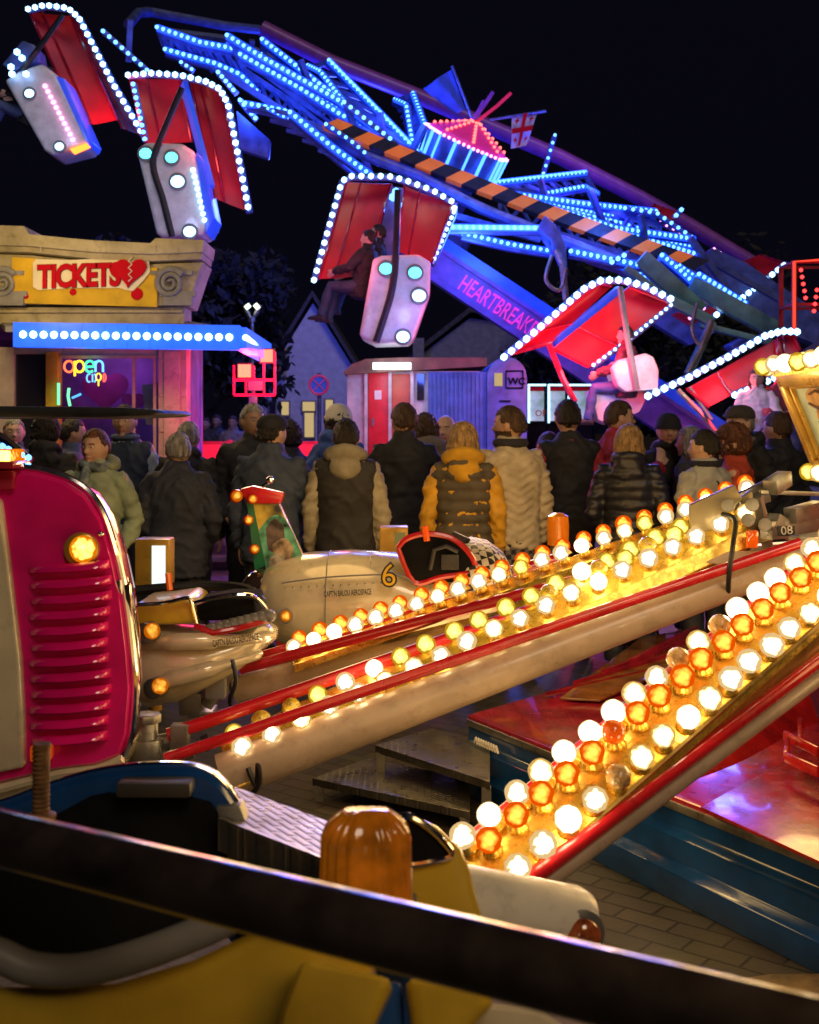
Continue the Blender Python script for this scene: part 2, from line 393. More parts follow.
neon('neon_mark', [arc(98.5,377,2.6,3.6,0,360), [(98.5,380),(98.5,386)]], glow('neon lime', (.9,.75,.05), 1.8), .008)
neon('neon_mark', [arc(104,377.5,1.8,4,-90,90), [(103.5,374),(103.5,382)]], glow('neon scarlet', (1,.12,.08), 1.8), .008)
neon('neon_strip', [[(58.6,383),(58.6,405)], [(69,388),(68,396),(70,406)]], glow('neon mint', (.2,1,.45), 1.6), .014)
neon('neon_strip', [[(72,398),(81,394)]], glow('neon sky', (.1,.45,1), 1.6), .012)
lamp('wheel_violet_light', 'POINT', P(600,140,21.8), 25, (.5,.12,1), .3)  # added violet lamp brightening the purple rim beam
lamp('booth_flood_lamp', 'POINT', P(-6,262,10.2), 72, (1,.70,.27), .25)
lamp('booth_flood_lamp', 'POINT', P(190,215,9.6), 34, (1,.68,.28), .25)
lamp('booth_cabin_lamp', 'POINT', pb(100,350,1.0), 5, (.65,.2,1), .15)
lamp('booth_awning_glow', 'POINT', pb(110,345,-1.0), 5, (.06,.2,1), .2)

# ------------------------------------------------------------------ street lamp, red signal rig, no-stopping sign
sl_ = thing('street_lamp', 'street lamp post with a V shaped lit head beside the ticket booth', 'street lamp', (P(252,300,22).x, 22, 0))
pp = P(252,322,22); MB().tube([(pp.x,22,0),pp], [.06,.04], 8).build('post', M['steel'], sl_)
MB().tube([P(245,305,22),P(247,312,22),P(252,320,22),P(257,312,22),P(260,305,22)], .05, 8).tube([pp, P(252,318,22)], .07, 8).build('lamp_head', M['steel'], sl_)
MB().tube([P(246.5,305,21.9),P(249,308,21.9)], .06, 6).tube([P(258.5,305,21.9),P(255,308,21.9)], .06, 6).build('lamp_tube', glow('cool lamp', (.85,1,.8), 2.2), sl_)

YR = 12.6
rig = thing('signal_rig', 'red framed light rig with two glowing red square lamps on a post', 'light rig', (P(255,380,YR).x, YR, 0))
MB().tube([(P(253,400,YR).x,YR,0), P(253,396,YR)], .045, 8).build('post', M['steel'], rig)
fm = MB()
for a, b in (((234,365),(234,395)),((275,365),(275,395)),((234,395),(275,395)),((234,380),(275,380)),((262,352),(275,352)),((275,352),(275,366)),((246,380),(246,395)),((264,362),(264,395)),((254,366),(254,395))): fm.beam(P(*a,YR), P(*b,YR), .022, .03)
fm.build('frame', mat('red frame', (.5,.01,.05), .4, emit=(1,.01,.12), estr=.35), rig)
for x, y, s in ((267,356,.13),(245,371,.135)):
    h = MB().box(P(x,y,YR)+V((0,.02,0)), (s+.03,.06,s+.03)).build('lamp_housing', M['black'], rig)
    MB().box(P(x,y,YR)+V((0,-.02,0)), (s,.03,s)).build('lamp_lens', glow('red square lamp', (1,.10,.06), 5, (1,.01,.03), 1.5), h)
MB().box(P(256,386,YR)+V((0,-.02,0)), (.16,.05,.1)).build('control_box', M['grey'], rig, bevel=.01)
lamp('red_rig_glow', 'POINT', P(256,362,YR-.4), 55, (1,.02,.08), .15)

sg = thing('no_stopping_sign', 'round blue no stopping sign with red ring and cross on a grey pole', 'road sign', (P(319,385,20).x, 20, 0))
c = P(319,385,20)
MB().tube([(c.x,20.06,0),(c.x,20.06,c.z+.2)], .035, 8).build('pole', M['steel'], sg)
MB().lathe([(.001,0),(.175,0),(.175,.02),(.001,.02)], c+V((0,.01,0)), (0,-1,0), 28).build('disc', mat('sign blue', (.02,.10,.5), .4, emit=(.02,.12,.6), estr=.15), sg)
rn = MB().tube([c+V((math.cos(a)*.155, -.02, math.sin(a)*.155)) for a in [2*PI*k/28 for k in range(29)]], .022, 6)
for s in (1,-1): rn.beam(c+V((-.1,-.02,-.1*s)), c+V((.1,-.02,.1*s)), .03, .012)
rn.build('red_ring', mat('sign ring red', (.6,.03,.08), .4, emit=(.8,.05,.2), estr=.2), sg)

# ------------------------------------------------------------------ houses
def house(name, label, pts, Y, depth, wallm, wins=(), roofm=None, ridge=None):
    base = P(pts[0][0], 425, Y); t = thing(name, label, 'house', (base.x, Y, 0))
    poly = [P(x,y,Y) for x, y in pts]; poly = [V((poly[0].x,Y,0))] + poly + [V((poly[-1].x,Y,0))]
    MB().prism(poly, (0,depth,0)).build('wall', wallm, t, smooth=False)
    if ridge is not None:
        r = MB()
        for a, b in ridge:
            a, b = P(*a,Y), P(*b,Y); n = V((0,-.25,.06))
            r.prism([a+n, b+n, b+n+V((0,0,.16)), a+n+V((0,0,.16))], (0,depth+.5,0))
        r.build('roof', roofm, t, smooth=False)
    for x0,y0,x1,y1,lit in wins:
        f = MB().box((P((x0+x1)/2,(y0+y1)/2,Y)+V((0,-.04,0))), ((x1-x0+3)/F*Y,.08,(y1-y0+3)/F*Y)).build('window', M['stone_dark'], t)
        MB().box((P((x0+x1)/2,(y0+y1)/2,Y)+V((0,-.09,0))), ((x1-x0)/F*Y,.02,(y1-y0)/F*Y)).build('pane', G['warmwin'] if lit else M['glass'], f)
    return t
plaster = mat('night plaster', (.5,.5,.55), .8, var=.08); plaster2 = mat('grey render', (.20,.20,.24), .8); tiles = mat('dark roof tiles', (.05,.045,.05), .7, var=.3, vscale=12)
house('gabled_house', 'pale house gable with lit ground floor windows behind the red barrier', [(262,385),(313,303),(364,385)], 30, 10, plaster,
      [(282,402,289,415,1),(303,402,315,411,1),(305,413,314,437,1),(326,400,333,414,1),(270,402,276,414,0)], tiles, [((255,394),(313,300)),((313,300),(372,396))])
house('tiled_house', 'dark roofed house behind the red doored trailer', [(400,370),(470,318),(560,330),(590,372)], 34, 8, plaster2, (), tiles, [((390,378),(470,315)),((470,315),(600,330))])
MB().prism([P(413,372,33),P(413,338,33),P(424,338,33),P(424,372,33)], (0,.5,0)).build('chimney', M['stone_dark'], [o for o in COL.objects if o.name=='tiled_house'][0])

# ------------------------------------------------------------------ trees
leafm = mat('night leaves', (.014,.016,.012), .7, var=.4, vscale=3); barkm = mat('bark', (.07,.05,.035), .9, var=.3, bump=.5)
def tree(label, x, Y, h, rad, n, seed):
    rng = random.Random(seed); t = thing('tree', label, 'tree', (x, Y, 0))
    tr = MB().tube([(x,Y,0),(x+.1,Y,h*.3),(x-.05,Y,h*.6),(x+.05,Y,h*.9)], [.28,.2,.13,.05], 8)
    tips = []
    for k in range(9):
        z = h*(.32+.06*k); a = k*2.4; q = V((x+math.cos(a)*rad*.7, Y+math.sin(a)*rad*.7, z+rad*.45)); tips.append(q)
        tr.tube([(x,Y,z), V((x,Y,z)).lerp(q,.5)+V((0,0,.15)), q], [.1,.06,.02], 6)
    tr.build('trunk', barkm, t)
    cr = MB(); cl = [(q + V((rng.uniform(-1,1),rng.uniform(-1,1),rng.uniform(-.5,1)))*rad*.4, rad*rng.uniform(.25,.5)) for q in tips for _ in range(4)]
    for c, r in cl:
        for _ in range(n // len(cl)):
            d = V((rng.gauss(0,1),rng.gauss(0,1),rng.gauss(0,1))); p = c + d.normalized()*r*rng.random()**.5
            u = V((rng.gauss(0,1),rng.gauss(0,1),rng.gauss(0,1))).normalized(); v = u.orthogonal().normalized(); s = rng.uniform(.09,.2)
            cr.quad(p-u*s, p+v*s*.5, p+u*s, p-v*s*.5)
    cr.build('crown', leafm, t, smooth=False)
tree('dark leafy tree standing behind the ticket booth roof', P(196,300,28).x, 28, 5.4, 1.9, 5200, 1)
tree('dark leafy tree beyond the right side gondolas', P(585,300,34).x, 34, 4.2, 1.9, 4500, 2)
tree('broad dark tree between the two red lit gondolas', P(668,300,32).x, 32, 5.2, 2.6, 5200, 3)

# ------------------------------------------------------------------ WC trailer
YW = 16.0
wc = thing('toilet_trailer', 'blue and white toilet wagon with red door, curved roof and WC sign', 'trailer', (P(430,425,YW).x, YW, .35))
wcw = mat('trailer white', (.55,.55,.55), .5, dirt=.3); wcb = mat('trailer blue', (.08,.17,.55), .5, var=.15, dirt=.35)
def slab(x0,y0,x1,y1,Y,d,m,name,par,bev=0):
    a, b = P(x0,y0,Y), P(x1,y1,Y)
    return MB().box(((a.x+b.x)/2, Y+d/2, (a.z+b.z)/2), (b.x-a.x, d, a.z-b.z)).build(name, m, par, bevel=bev)
slab(347,371,480,505,YW,1.9,wcw,'body',wc,.01)
b_ = MB(); a, b = P(428,372,YW), P(487,505,YW); b_.box(((a.x+b.x)/2,YW-.03,(a.z+b.z)/2),(b.x-a.x,.05,a.z-b.z))
for k in range(14): xx = a.x+(b.x-a.x)*(k+.5)/14; b_.box((xx,YW-.065,(a.z+b.z)/2),(.018,.02,a.z-b.z-.04))
b_.build('side_panel', wcb, wc)
archp = [(487,505),(487,375)] + [(507-20*math.cos(R(k*18)), 377-20*math.sin(R(k*18))) for k in range(1,10)] + [(527,377),(527,505)]
MB().prism([P(x,y,YW-.12) for x, y in archp], (0,2.1,0)).build('end_wall', wcb, wc, bevel=.01)
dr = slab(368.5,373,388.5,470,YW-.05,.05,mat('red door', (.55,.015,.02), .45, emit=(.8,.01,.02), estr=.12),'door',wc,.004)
MB().box(P(373,422,YW-.08),(.03,.04,.1)).build('handle', M['steel'], dr); MB().box(P(378,395,YW-.056),(.09,.008,.12)).build('notice', M['pod'], dr)
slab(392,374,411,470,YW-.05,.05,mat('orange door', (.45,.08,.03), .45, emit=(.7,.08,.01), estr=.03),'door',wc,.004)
for x in (390, 412, 366): slab(x-1.6,371,x+1.6,505,YW-.07,.09,wcw,'jamb',wc)
slab(417,374,424,400,YW-.04,.04,M['glass'],'window',wc)
rfm = mat('trailer roof', (.16,.07,.05), .6, var=.2)
MB().prism([P(x,y,YW-.2) for x, y in ((344,372),(352,364),(366,359),(400,357.5),(487,357.5),(487,366),(344,374.5))], (0,2.2,0)).build('roof', rfm, wc)
MB().tube([P(373,366,YW-.3),P(411,366,YW-.3)], .045, 8).build('tube_lamp', G['tubew'], wc)
lamp('trailer_tube_glow', 'POINT', P(392,372,YW-.6), 6, (.8,.9,1), .15)
lamp('wheel_blue_light', 'POINT', P(490,320,13.6), 60, (.04,.10,1), .3)  # added blue lamp in mid-air to tint the trailer
lamp('wheel_blue_light', 'POINT', P(330,190,24), 650, (.06,.10,1), .4)  # added blue lamp to light the house gable
lamp('wheel_blue_light', 'POINT', P(250,410,17.5), 30, (.1,.1,1), .3)  # added blue fill lamp behind the barrier
slab(494.5,373,502.5,386,YW-.15,.03,G['warmwin'],'lit_window',wc)
f = MB()
for a, b in (((506,371),(523,371)),((506,388),(523,388)),((506,371),(506,388)),((523,371),(523,388))): f.beam(P(*a,YW-.14), P(*b,YW-.14), .012, .02)
f.build('sign_frame', M['dark'], wc)
text('WC', 'sign_lettering', P(508,384.5,YW-.14), (1,0,0), (0,0,1), .13, M['dark'], wc, ext=.004, off=.004)
MB().box(P(505,401,YW-.14),(.15,.012,.02)).build('small_plate', M['dark'], wc)
for x in (375, 500):
    MB().lathe([(.05,-.06),(.28,-.06),(.28,.06),(.05,.06)], P(x,425,YW)*V((1,1,0)).x if False else V((P(x,425,YW).x, YW+.1, .28)), (0,1,0), 18).build('wheel', M['black'], wc)

# ------------------------------------------------------------------ lit poster cases
YC = 18.0
for i, (x0, x1, lab, body) in enumerate(((528,546,'lit poster case next to the blue trailer, narrowest of the three','OP'),(548,567,'middle lit poster case with cool white frame light','UP'),(568,591,'lit poster case farthest from the blue trailer',''))):
    t = thing('poster_case', lab, 'poster case', (P((x0+x1)/2,425,YC).x, YC, 0), 'lit poster cases behind the crowd')
    slab(x0,384,x1,424,YC,.12,M['dark'],'cabinet',t); slab(x0,424,x1,520,YC+.02,.3,M['dark'],'plinth',t)
    pm = mat('poster print %d' % i, (.32,.36,.38), .4, var=1.1, vscale=3.2, emit=(.35,.55,.6), estr=.5)
    slab(x0+2,389,x1-2,421,YC-.02,.02,pm,'poster',t)
    slab(x0+2,387,x1-2,391,YC-.035,.012,M['sign_red'],'header',t)
    fr = MB(); 
    for a, b in (((x0,385),(x1,385)),((x0+.8,385),(x0+.8,423))): fr.beam(P(*a,YC-.03), P(*b,YC-.03), .03, .03)
    fr.build('frame_light', glow('case light %d' % i, (.45,.85,1), 2.2), t)
    if body: text(body, 'lettering', P(x0+7,416,YC-.024), (1,0,0), (0,0,1), .13, M['sign_red'], t, ext=.003)

# ------------------------------------------------------------------ ride platform and red barrier
YP = 14.6
rb = mat('red lit barrier board', (.6,.01,.02), .35, emit=(1,.012,.045), estr=1.0)
br0 = thing('barrier', 'glowing red crowd barrier in front of the ride platform', 'barrier', (P(260,450,YP).x, YP, .6))
q = MB()
for x0, x1 in ((150,318),(322,347)): q.box((P((x0+x1)/2,451,YP)), ((x1-x0)/F*YP,.06,17/F*YP))
q.build('board', rb, br0, bevel=.008)
q = MB()
for x in (160,195,230,262,300,325,345): q.beam(P(x,440,YP+.06), P(x,505,YP+.06), .05, .05)
q.beam(P(150,443,YP-.02), P(347,443,YP-.02), .03,.04); q.build('posts', mat('red barrier posts', (.5,.01,.02), .4, emit=(1,.01,.05), estr=.3), br0)
q = MB()
for k in range(60): x = 150+k*3.3; q.beam(P(x,462,YP+.03), P(x,503,YP+.03), .012, .012)
q.beam(P(150,475,YP+.03), P(347,475,YP+.03), .03, .03); q.beam(P(150,488,YP+.03), P(347,488,YP+.03), .05, .03)
q.build('railing', mat('magenta railing', (.4,.03,.25), .4, emit=(.8,.03,.4), estr=.12), br0)
pf = thing('ride_platform', 'low ride platform with pale stepped edge lit blue and magenta', 'platform', (0, YP+3, 0))
MB().box((0.6, YP+4.2, .56), (13, 8.2, .12)).box((.6,YP+4.2,.25),(12.4,7.6,.5)).build('deck', mat('platform deck', (.30,.28,.38), .5, var=.15, dirt=.3), pf, bevel=.01)
st = MB(); 
for k in range(3): st.box((P(262,425,YP).x, YP-.12-.2*k, .48-.17*k), (2.3,.24,.07))
st.build('steps', M['steel'], pf, bevel=.008)
MB().tube([P(120,514,YP-.02), P(400,514,YP-.02)], .02, 6).build('edge_light', glow('magenta edge light', (1,.08,.6), .8), pf)
lamp('platform_blue_glow', 'POINT', (-2.3, 12.4, 1.5), 30, (.14,.2,1), .3)
lamp('platform_blue_glow', 'POINT', (.3, 11.4, 2.7), 85, (.08,.14,1), .3)  # added blue rim lamp hung behind the crowd
lamp('platform_blue_glow', 'POINT', (2.6, 11.6, 2.7), 75, (.08,.12,1), .3)  # another added blue rim lamp, further right
lamp('platform_red_glow', 'POINT', (-1.9, 11.2, 1.9), 30, (1,.03,.12), .3)  # added red rim lamp behind the left of the crowd
lamp('platform_magenta_glow', 'POINT', (-1.6, YP-.8, 1.2), 12, (1,.05,.4), .3)
lamp('platform_red_glow', 'POINT', (-2.0, YP+.9, 1.7), 10, (1,.03,.1), .3)

# red lit tower frame at the right
YT = 17.0
tw = thing('light_tower', 'square truss tower outlined by red light tubes', 'truss tower', (P(815,300,YT).x, YT, .6))
ed = MB(); ts = MB()
x0, x1, x2 = P(794,260,YT).x, P(845,260,YT).x, P(845,260,YT).x
z1 = P(794,262,YT).z
for x, y in ((x0,YT),(x1,YT),(x0,YT+.6),(x1,YT+.6)): ts.beam((x,y,.6),(x,y,z1), .06,.06)
for z in (z1, z1-.6, z1-1.3, z1-2): ts.beam((x0,YT,z),(x1,YT,z),.04,.04); ts.beam((x0,YT+.6,z),(x1,YT+.6,z),.04,.04); ts.beam((x0,YT,z),(x0,YT+.6,z),.04,.04)
ts.build('truss', mat('red truss', (.35,.02,.02), .4), tw)
ed.tube([(x0-.01,YT-.04,1.5),(x0-.01,YT-.04,z1),(x1,YT-.04,z1+.05)], .022, 6); ed.build('light_tube', glow('red light tube', (1,.06,.03), 1.6), tw)
ch = MB()
for a, b in (((801,270),(806,300)),((817,290),(813,318))):
    for p in along([P(*a,YT-.05), P(*b,YT-.05)], .1): ch.ico(p, .03)
ch.build('led_chain', G['redled'], tw)
# ------------------------------------------------------------------ the tilted wheel ride
YH = 20.0
wheel = thing('tilting_wheel_ride', 'huge tilted fairground wheel outlined in blue lights with striped beam and flagged hub', 'fairground ride', (P(690,425,YH).x, YH, .62))
def leds(pts, step=.15, r=.042, m='led', back=True, name='light_strip', parent=None, solid=False, backr=.05, backmat='bluesteel', off=.07):
    pts = [V(p) for p in pts]
    par = parent if parent is not None else wheel
    mb = MB()
    if back:
        mb.mi = 0; mb.tube([p+V((0,off,0)) for p in pts], backr, 6)
    mb.mi = 1
    if solid: mb.tube(pts, r*.75, 6)
    else:
        for p in along(pts, step): mb.ico(p, r, 1)
    return mb.build(name, [M[backmat], G[m]], par)
def W3(pts, Y0, Y1=None):
    n = len(pts); Y1 = Y0 if Y1 is None else Y1
    return [P(x, y, Y0 + (Y1-Y0)*i/(n-1)) for i, (x, y) in enumerate(pts)]
def lattice(mb, a0, a1, b0, b1, n, w=.05):
    for k in range(n):
        p = a0.lerp(a1, k/n); q = b0.lerp(b1, (k+.5)/n); r = a0.lerp(a1, (k+1)/n)
        mb.beam(p, q, w, w); mb.beam(q, r, w, w)
    mb.beam(a0, b0, w*1.4, w*1.4); mb.beam(a1, b1, w*1.4, w*1.4)

# hub lantern: tilted octagonal drum with a pink cone roof
hc = P(463,152,YH); ax = V((.40,-.30,.87)).normalized()
bx = ax.cross(V((0,1,0))).normalized(); by = ax.cross(bx)
def hubring(r, h, n=8, ph=.2): return [hc + ax*h + (bx*math.cos(ph+2*PI*k/n) + by*math.sin(ph+2*PI*k/n))*r for k in range(n)]
MB().loft([hubring(.60,-.45), hubring(.70,.16)]).build('hub_drum', M['bluesteel'], wheel, smooth=False)
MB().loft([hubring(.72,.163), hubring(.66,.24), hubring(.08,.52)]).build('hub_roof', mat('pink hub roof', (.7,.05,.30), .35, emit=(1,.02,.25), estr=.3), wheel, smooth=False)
r0, r1 = hubring(.72,-.45), hubring(.745,.17)
mb = MB()
for k in range(8):
    for t in (0, .5):
        a = r0[k].lerp(r0[(k+1)%8], t); b = r1[k].lerp(r1[(k+1)%8], t); mb.tube([a, b], .028 if t else .02, 6)
mb.build('hub_light_tubes', G['strip'], wheel)
mb = MB()
ring = r1 + [r1[0]]
for p in along(ring, .09): mb.ico(p, .03)
mb.build('hub_edge_lamps', G['pinkled'], wheel)
mb = MB()
for k in range(8):
    for p in along([r1[k].lerp(hc+ax*.52,.15), hc+ax*.52], .10): mb.ico(p+ax*.04, .032)
mb.build('hub_roof_lamps', glow('red orange lamp', (1,.12,.10), 4), wheel)
MB().tube([hc-ax*.4, hc-ax*2.2], .42, 14).tube([hc-ax*1.1, hc-ax*1.5], .75, 14).build('hub_shaft', M['bluesteel'], wheel)
# flags
def flag(pole, cloth, pm, cm, cross=None, w=.025):
    f = MB().tube(pole, w, 6).build('flag_pole', pm, wheel)
    g_ = MB(); n = 7
    rows = []
    a0, a1, b1, b0 = cloth
    for i in range(n+1):
        row = []
        for j in range(n+1):
            p = a0.lerp(a1, j/n).lerp(b0.lerp(b1, j/n), i/n); p = p + V((0, .05*math.sin(i*1.1+j*.3), .02*math.sin(i*.9))); row.append(p)
        rows.append(row)
    g_.loft(rows, cap=False, loop=False)
    fo = g_.build('flag', cm, f)
    if cross:
        c = MB(); a = lambda u,v: a0.lerp(a1,u).lerp(b0.lerp(b1,u),v)+V((0,-.09,0))
        c.prism([a(.42,0),a(.58,0),a(.58,1),a(.42,1)], (0,.01,0)); c.prism([a(0,.42),a(.42,.42),a(.42,.58),a(0,.58)], (0,.01,0)); c.prism([a(.58,.42),a(1,.42),a(1,.58),a(.58,.58)], (0,.01,0))
        for u,v in ((.2,.2),(.8,.2),(.2,.8),(.8,.8)):
            c.prism([a(u-.09,v-.025),a(u+.09,v-.025),a(u+.09,v+.025),a(u-.09,v+.025)], (0,.01,0)); c.prism([a(u-.025,v-.09),a(u+.025,v-.09),a(u+.025,v+.09),a(u-.025,v+.09)], (0,.012,0))
        c.build('flag_crosses', M['sign_red'], fo)
Yf = YH-.1; top = P(473,121,Yf)
flag([top, P(452,66,Yf)], (P(451,70,Yf),P(468,112,Yf),P(452,112,Yf),P(423,88,Yf)), M['bluesteel'], mat('blue flag', (.04,.10,.5), .8))
flag([P(490,120,Yf), P(546,111,Yf)], (P(512,117,Yf),P(538,112,Yf),P(526,146,Yf),P(511,148,Yf)), M['bluesteel'], mat('white flag', (.55,.55,.65), .8), True)
mb = MB()
for x,y in ((493,92),(490,97),(484,101)): mb.tube([top, P(x,y,Yf)], .035, 6)
mb.build('furled_flag', M['purple'], wheel)
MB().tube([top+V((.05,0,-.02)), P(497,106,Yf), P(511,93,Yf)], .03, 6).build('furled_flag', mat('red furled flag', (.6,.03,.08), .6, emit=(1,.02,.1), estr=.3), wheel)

# striped warning beam
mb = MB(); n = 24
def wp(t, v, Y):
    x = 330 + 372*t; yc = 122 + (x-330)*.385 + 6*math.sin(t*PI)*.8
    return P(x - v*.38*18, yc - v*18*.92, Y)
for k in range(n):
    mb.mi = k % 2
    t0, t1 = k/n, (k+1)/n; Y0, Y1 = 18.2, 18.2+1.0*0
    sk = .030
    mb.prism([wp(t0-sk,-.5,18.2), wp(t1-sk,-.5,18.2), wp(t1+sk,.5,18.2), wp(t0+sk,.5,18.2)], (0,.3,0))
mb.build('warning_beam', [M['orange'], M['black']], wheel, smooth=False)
MB().tube(W3([(326,140),(420,176),(480,208),(560,240),(640,270),(700,290)],18.35), .09, 8).build('lower_chord', M['bluesteel'], wheel)
# far rim beam
MB().tube(W3([(262,28),(330,62),(420,97),(560,157),(640,198),(690,226),(760,268)],23,23.5), .15, 10).build('rim_beam', M['purple'], wheel)
MB().tube(W3([(150,12),(225,26),(262,30)],22,23), .09, 8).tube(W3([(128,25),(138,13),(150,12)],21,22), .09, 8).tube(W3([(160,32),(225,40),(300,70)],20.5), .09, 8).build('rim_pipe', M['bluesteel'], wheel)

# arms: each two lit chords over a lattice
ARMS = [
 ([[(157,27),(200,42),(232,48)], [(165,49),(215,63),(240,74),(257,91)]], 19.0, 19.2, 0),
 ([[(227,35),(262,57),(337,99),(395,143)], [(240,54),(300,88),(340,114),(396,142)]], 18.9, 19.2, 0),
 ([[(262,39),(348,106),(395,145)], [(260,66),(337,112),(362,126)]], 19.6, 19.4, 0),
 ([[(329,60),(380,112),(423,157)], [(308,65),(320,71),(344,102)]], 20.6, 19.8, 1),
 ([[(413,93),(425,125)], [(395,99),(406,104),(413,146)]], 20.9, 20.2, 1),
 ([[(290,112),(330,145),(371,175)], [(245,103),(284,110),(358,173)]], 17.6, 17.9, 0),
 ([[(490,183),(586,172)], [(530,196),(585,186),(598,193)]], 20.2, 21.5, 1),
 ([[(502,192),(580,203),(656,211)], [(523,201),(617,222),(655,233)]], 19.6, 20.6, 0),
 ([[(545,205),(617,228),(695,239)], [(563,212),(630,234),(697,254)]], 18.9, 19.8, 0),
 ([[(571,251),(646,266),(688,296)], [(590,256),(640,272),(690,305)]], 17.3, 17.6, 0),
 ([[(662,255),(680,270),(695,284)], [(699,274),(722,288),(747,304)]], 17.7, 18, 0),
 ([[(446,227),(544,228),(559,251)], [(462,233),(510,244),(553,251)]], 17.4, 17.6, 1),
]
for a, Y0, Y1, sol in ARMS:
    A = W3(a[0], Y0, Y1); B = W3(a[1], Y0+.15, Y1+.15)
    t = MB()
    for c in (A, B): 
        for p, q in zip(c, c[1:]): t.beam(p+V((0,.12,-.02)), q+V((0,.12,-.02)), .12, .14)
    lattice(t, A[0]+V((0,.14,0)), A[-1]+V((0,.14,0)), B[0]+V((0,.14,0)), B[-1]+V((0,.14,0)), 7, .05)
    par = t.build('arm', M['bluesteel'], wheel, smooth=False)
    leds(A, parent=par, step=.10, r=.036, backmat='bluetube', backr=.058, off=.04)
    if sol: leds([p+V((0,.02,0)) for p in A], parent=par, back=False, m='strip', solid=True, r=.055)
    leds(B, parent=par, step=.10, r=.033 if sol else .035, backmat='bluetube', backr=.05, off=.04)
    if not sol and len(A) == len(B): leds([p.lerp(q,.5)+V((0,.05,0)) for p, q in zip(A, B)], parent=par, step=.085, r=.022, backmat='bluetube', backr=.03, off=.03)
# short stray strips
for pts, Y, st, r in (([(103,31),(148,71)],18.6,.13,.035), ([(181,0+62),(193,70)],18.8,.1,.03), ([(218,72),(236,93)],18.4,.09,.035), ([(240,100),(256,119)],18.2,.09,.035),
                  ([(326,124),(350,140),(370,157)],18.1,.12,.03), ([(344,102),(396,143)],18.6,.13,.036), ([(555,135),(540,185)],21,.14,.03),
                  ([(625,208),(657,213),(695,239)],20.2,.14,.035), ([(636,246),(662,252),(690,268)],18.9,.14,.03), ([(612,262),(630,252)],17.3,.1,.04)):
    leds(W3(pts,Y), step=st, r=r)
leds(W3([(714,249),(749,270)],21.5), step=.14, r=.03, m='pinkled')
leds(W3([(660,222),(690,238)],22), step=.14, r=.025, m='pinkled')
# cross bracing around the hub, blue frames
t = MB()
for a, b, Y in (((300,120),(430,175),18.6),((345,100),(370,175),18.7),((380,112),(385,165),19),((425,125),(405,165),19.6),((412,170),(470,205),18.6),((480,205),(520,235),18.4),((560,240),(540,180),20),((590,190),(610,240),19.8),((640,215),(650,262),19.4),((690,238),(735,300),18.6),((700,255),(780,300),19.2),((252,40),(250,62),19.4),((300,60),(320,112),19.4),((180,35),(186,58),19.2),((130,20),(128,62),19),((452,215),(540,240),17.9)):
    t.beam(P(*a,Y), P(*b,Y+.2), .09, .09)
for a, b, Y in (((205,45),(330,128),19.5),((262,55),(380,150),19.7),((350,125),(430,160),19.2),((500,200),(690,262),19.3),((520,190),(660,225),20.4)):
    lattice(t, P(*a,Y), P(*b,Y), P(a[0],a[1]+16,Y-.2), P(b[0],b[1]+14,Y-.2), 9, .045); t.beam(P(*a,Y), P(*b,Y), .1, .1); t.beam(P(a[0],a[1]+16,Y-.2), P(b[0],b[1]+14,Y-.2), .1, .1)
t.build('brace', M['bluesteel'], wheel, smooth=False)
# right hand outer frames, greenish arms, blue panels
gm = mat('green painted arm', (.10,.28,.26), .4, var=.15)
t = MB()
for a, b, Y, w in (((640,258),(700,312),17.5,.26),((690,284),(775,330),18,.26),((668,300),(712,322),17.2,.14),((700,325),(780,345),17.6,.08),((712,322),(688,375),17.2,.1),((625,268),(668,300),17.2,.1)):
    t.beam(P(*a,Y), P(*b,Y), .2, w)
t.build('outer_arm', gm, wheel, bevel=.02)
MB().prism([P(x,y,21) for x, y in ((712,248),(745,262),(790,292),(819,312),(819,345),(760,322),(700,268))], (0,.4,0)).build('side_panel', M['bluesteel'], wheel, smooth=False)
MB().prism([P(x,y,19.5) for x, y in ((640,290),(700,300),(720,330),(690,345),(645,318))], (0,.3,0)).build('side_panel', M['bluesteel'], wheel, smooth=False)
MB().tube([P(711,320,17.1),P(700,350,17.1),P(687,374,17.0)], .05, 8).tube(spline([P(697,303,17.1),P(692,330,17.1),P(702,346,17.1),P(712,325,17.1)]), .03, 6).tube(spline([P(552,255,17),P(546,280,17),P(560,290,17),P(566,268,17)]), .03, 6).tube([P(556,250,17.2),P(562,262,17.2),P(566,300,17.2)], .05, 6).build('hydraulic_strut', M['steel'], wheel)
bb = MB().prism([P(x,y,17.3) for x,y in ((545,215),(556,225),(566,245),(568,275),(560,262),(552,240),(538,228))], (0,.3,0)); bb.build('bracket', M['bluesteel'], wheel, bevel=.02)
MB().prism([P(x,y,18.2) for x, y in ((236,110),(270,140),(268,158),(240,150))], (0,.2,0)).build('bracket', M['bluesteel'], wheel, bevel=.02)
# main boom with lettering
B0, B1 = P(424,256,18.6), P(720,452,18.0)
d = (B1-B0).normalized(); up_ = V((0,0,1)) - d*d.z; up_.normalize()
hB = .44
M['boom_purple'] = mat('boom purple', (.20,.06,.36), .45, var=.15, dirt=.3)
bm_ = MB()
bm_.prism([B0+up_*hB/2, B1+up_*hB/2, B1-up_*hB/2, B0-up_*hB/2], (0,.55,0))
for s in (1,-1): bm_.beam(B0+up_*(hB/2*s)+V((0,-.03,0)), B1+up_*(hB/2*s)+V((0,-.03,0)), .06, .06)
bo = bm_.build('boom', [M['boom_purple']], wheel, smooth=False)
MB().prism([B0+up_*(hB/2+.034), B1+up_*(hB/2+.034), B1+up_*(hB/2+.20), B0+up_*(hB/2+.20)], (0,.5,0)).build('boom_top', mat('boom blue top', (.03,.10,.6), .3, emit=(.01,.06,1), estr=.25), bo, smooth=False)
tp = B0.lerp(B1, .13)
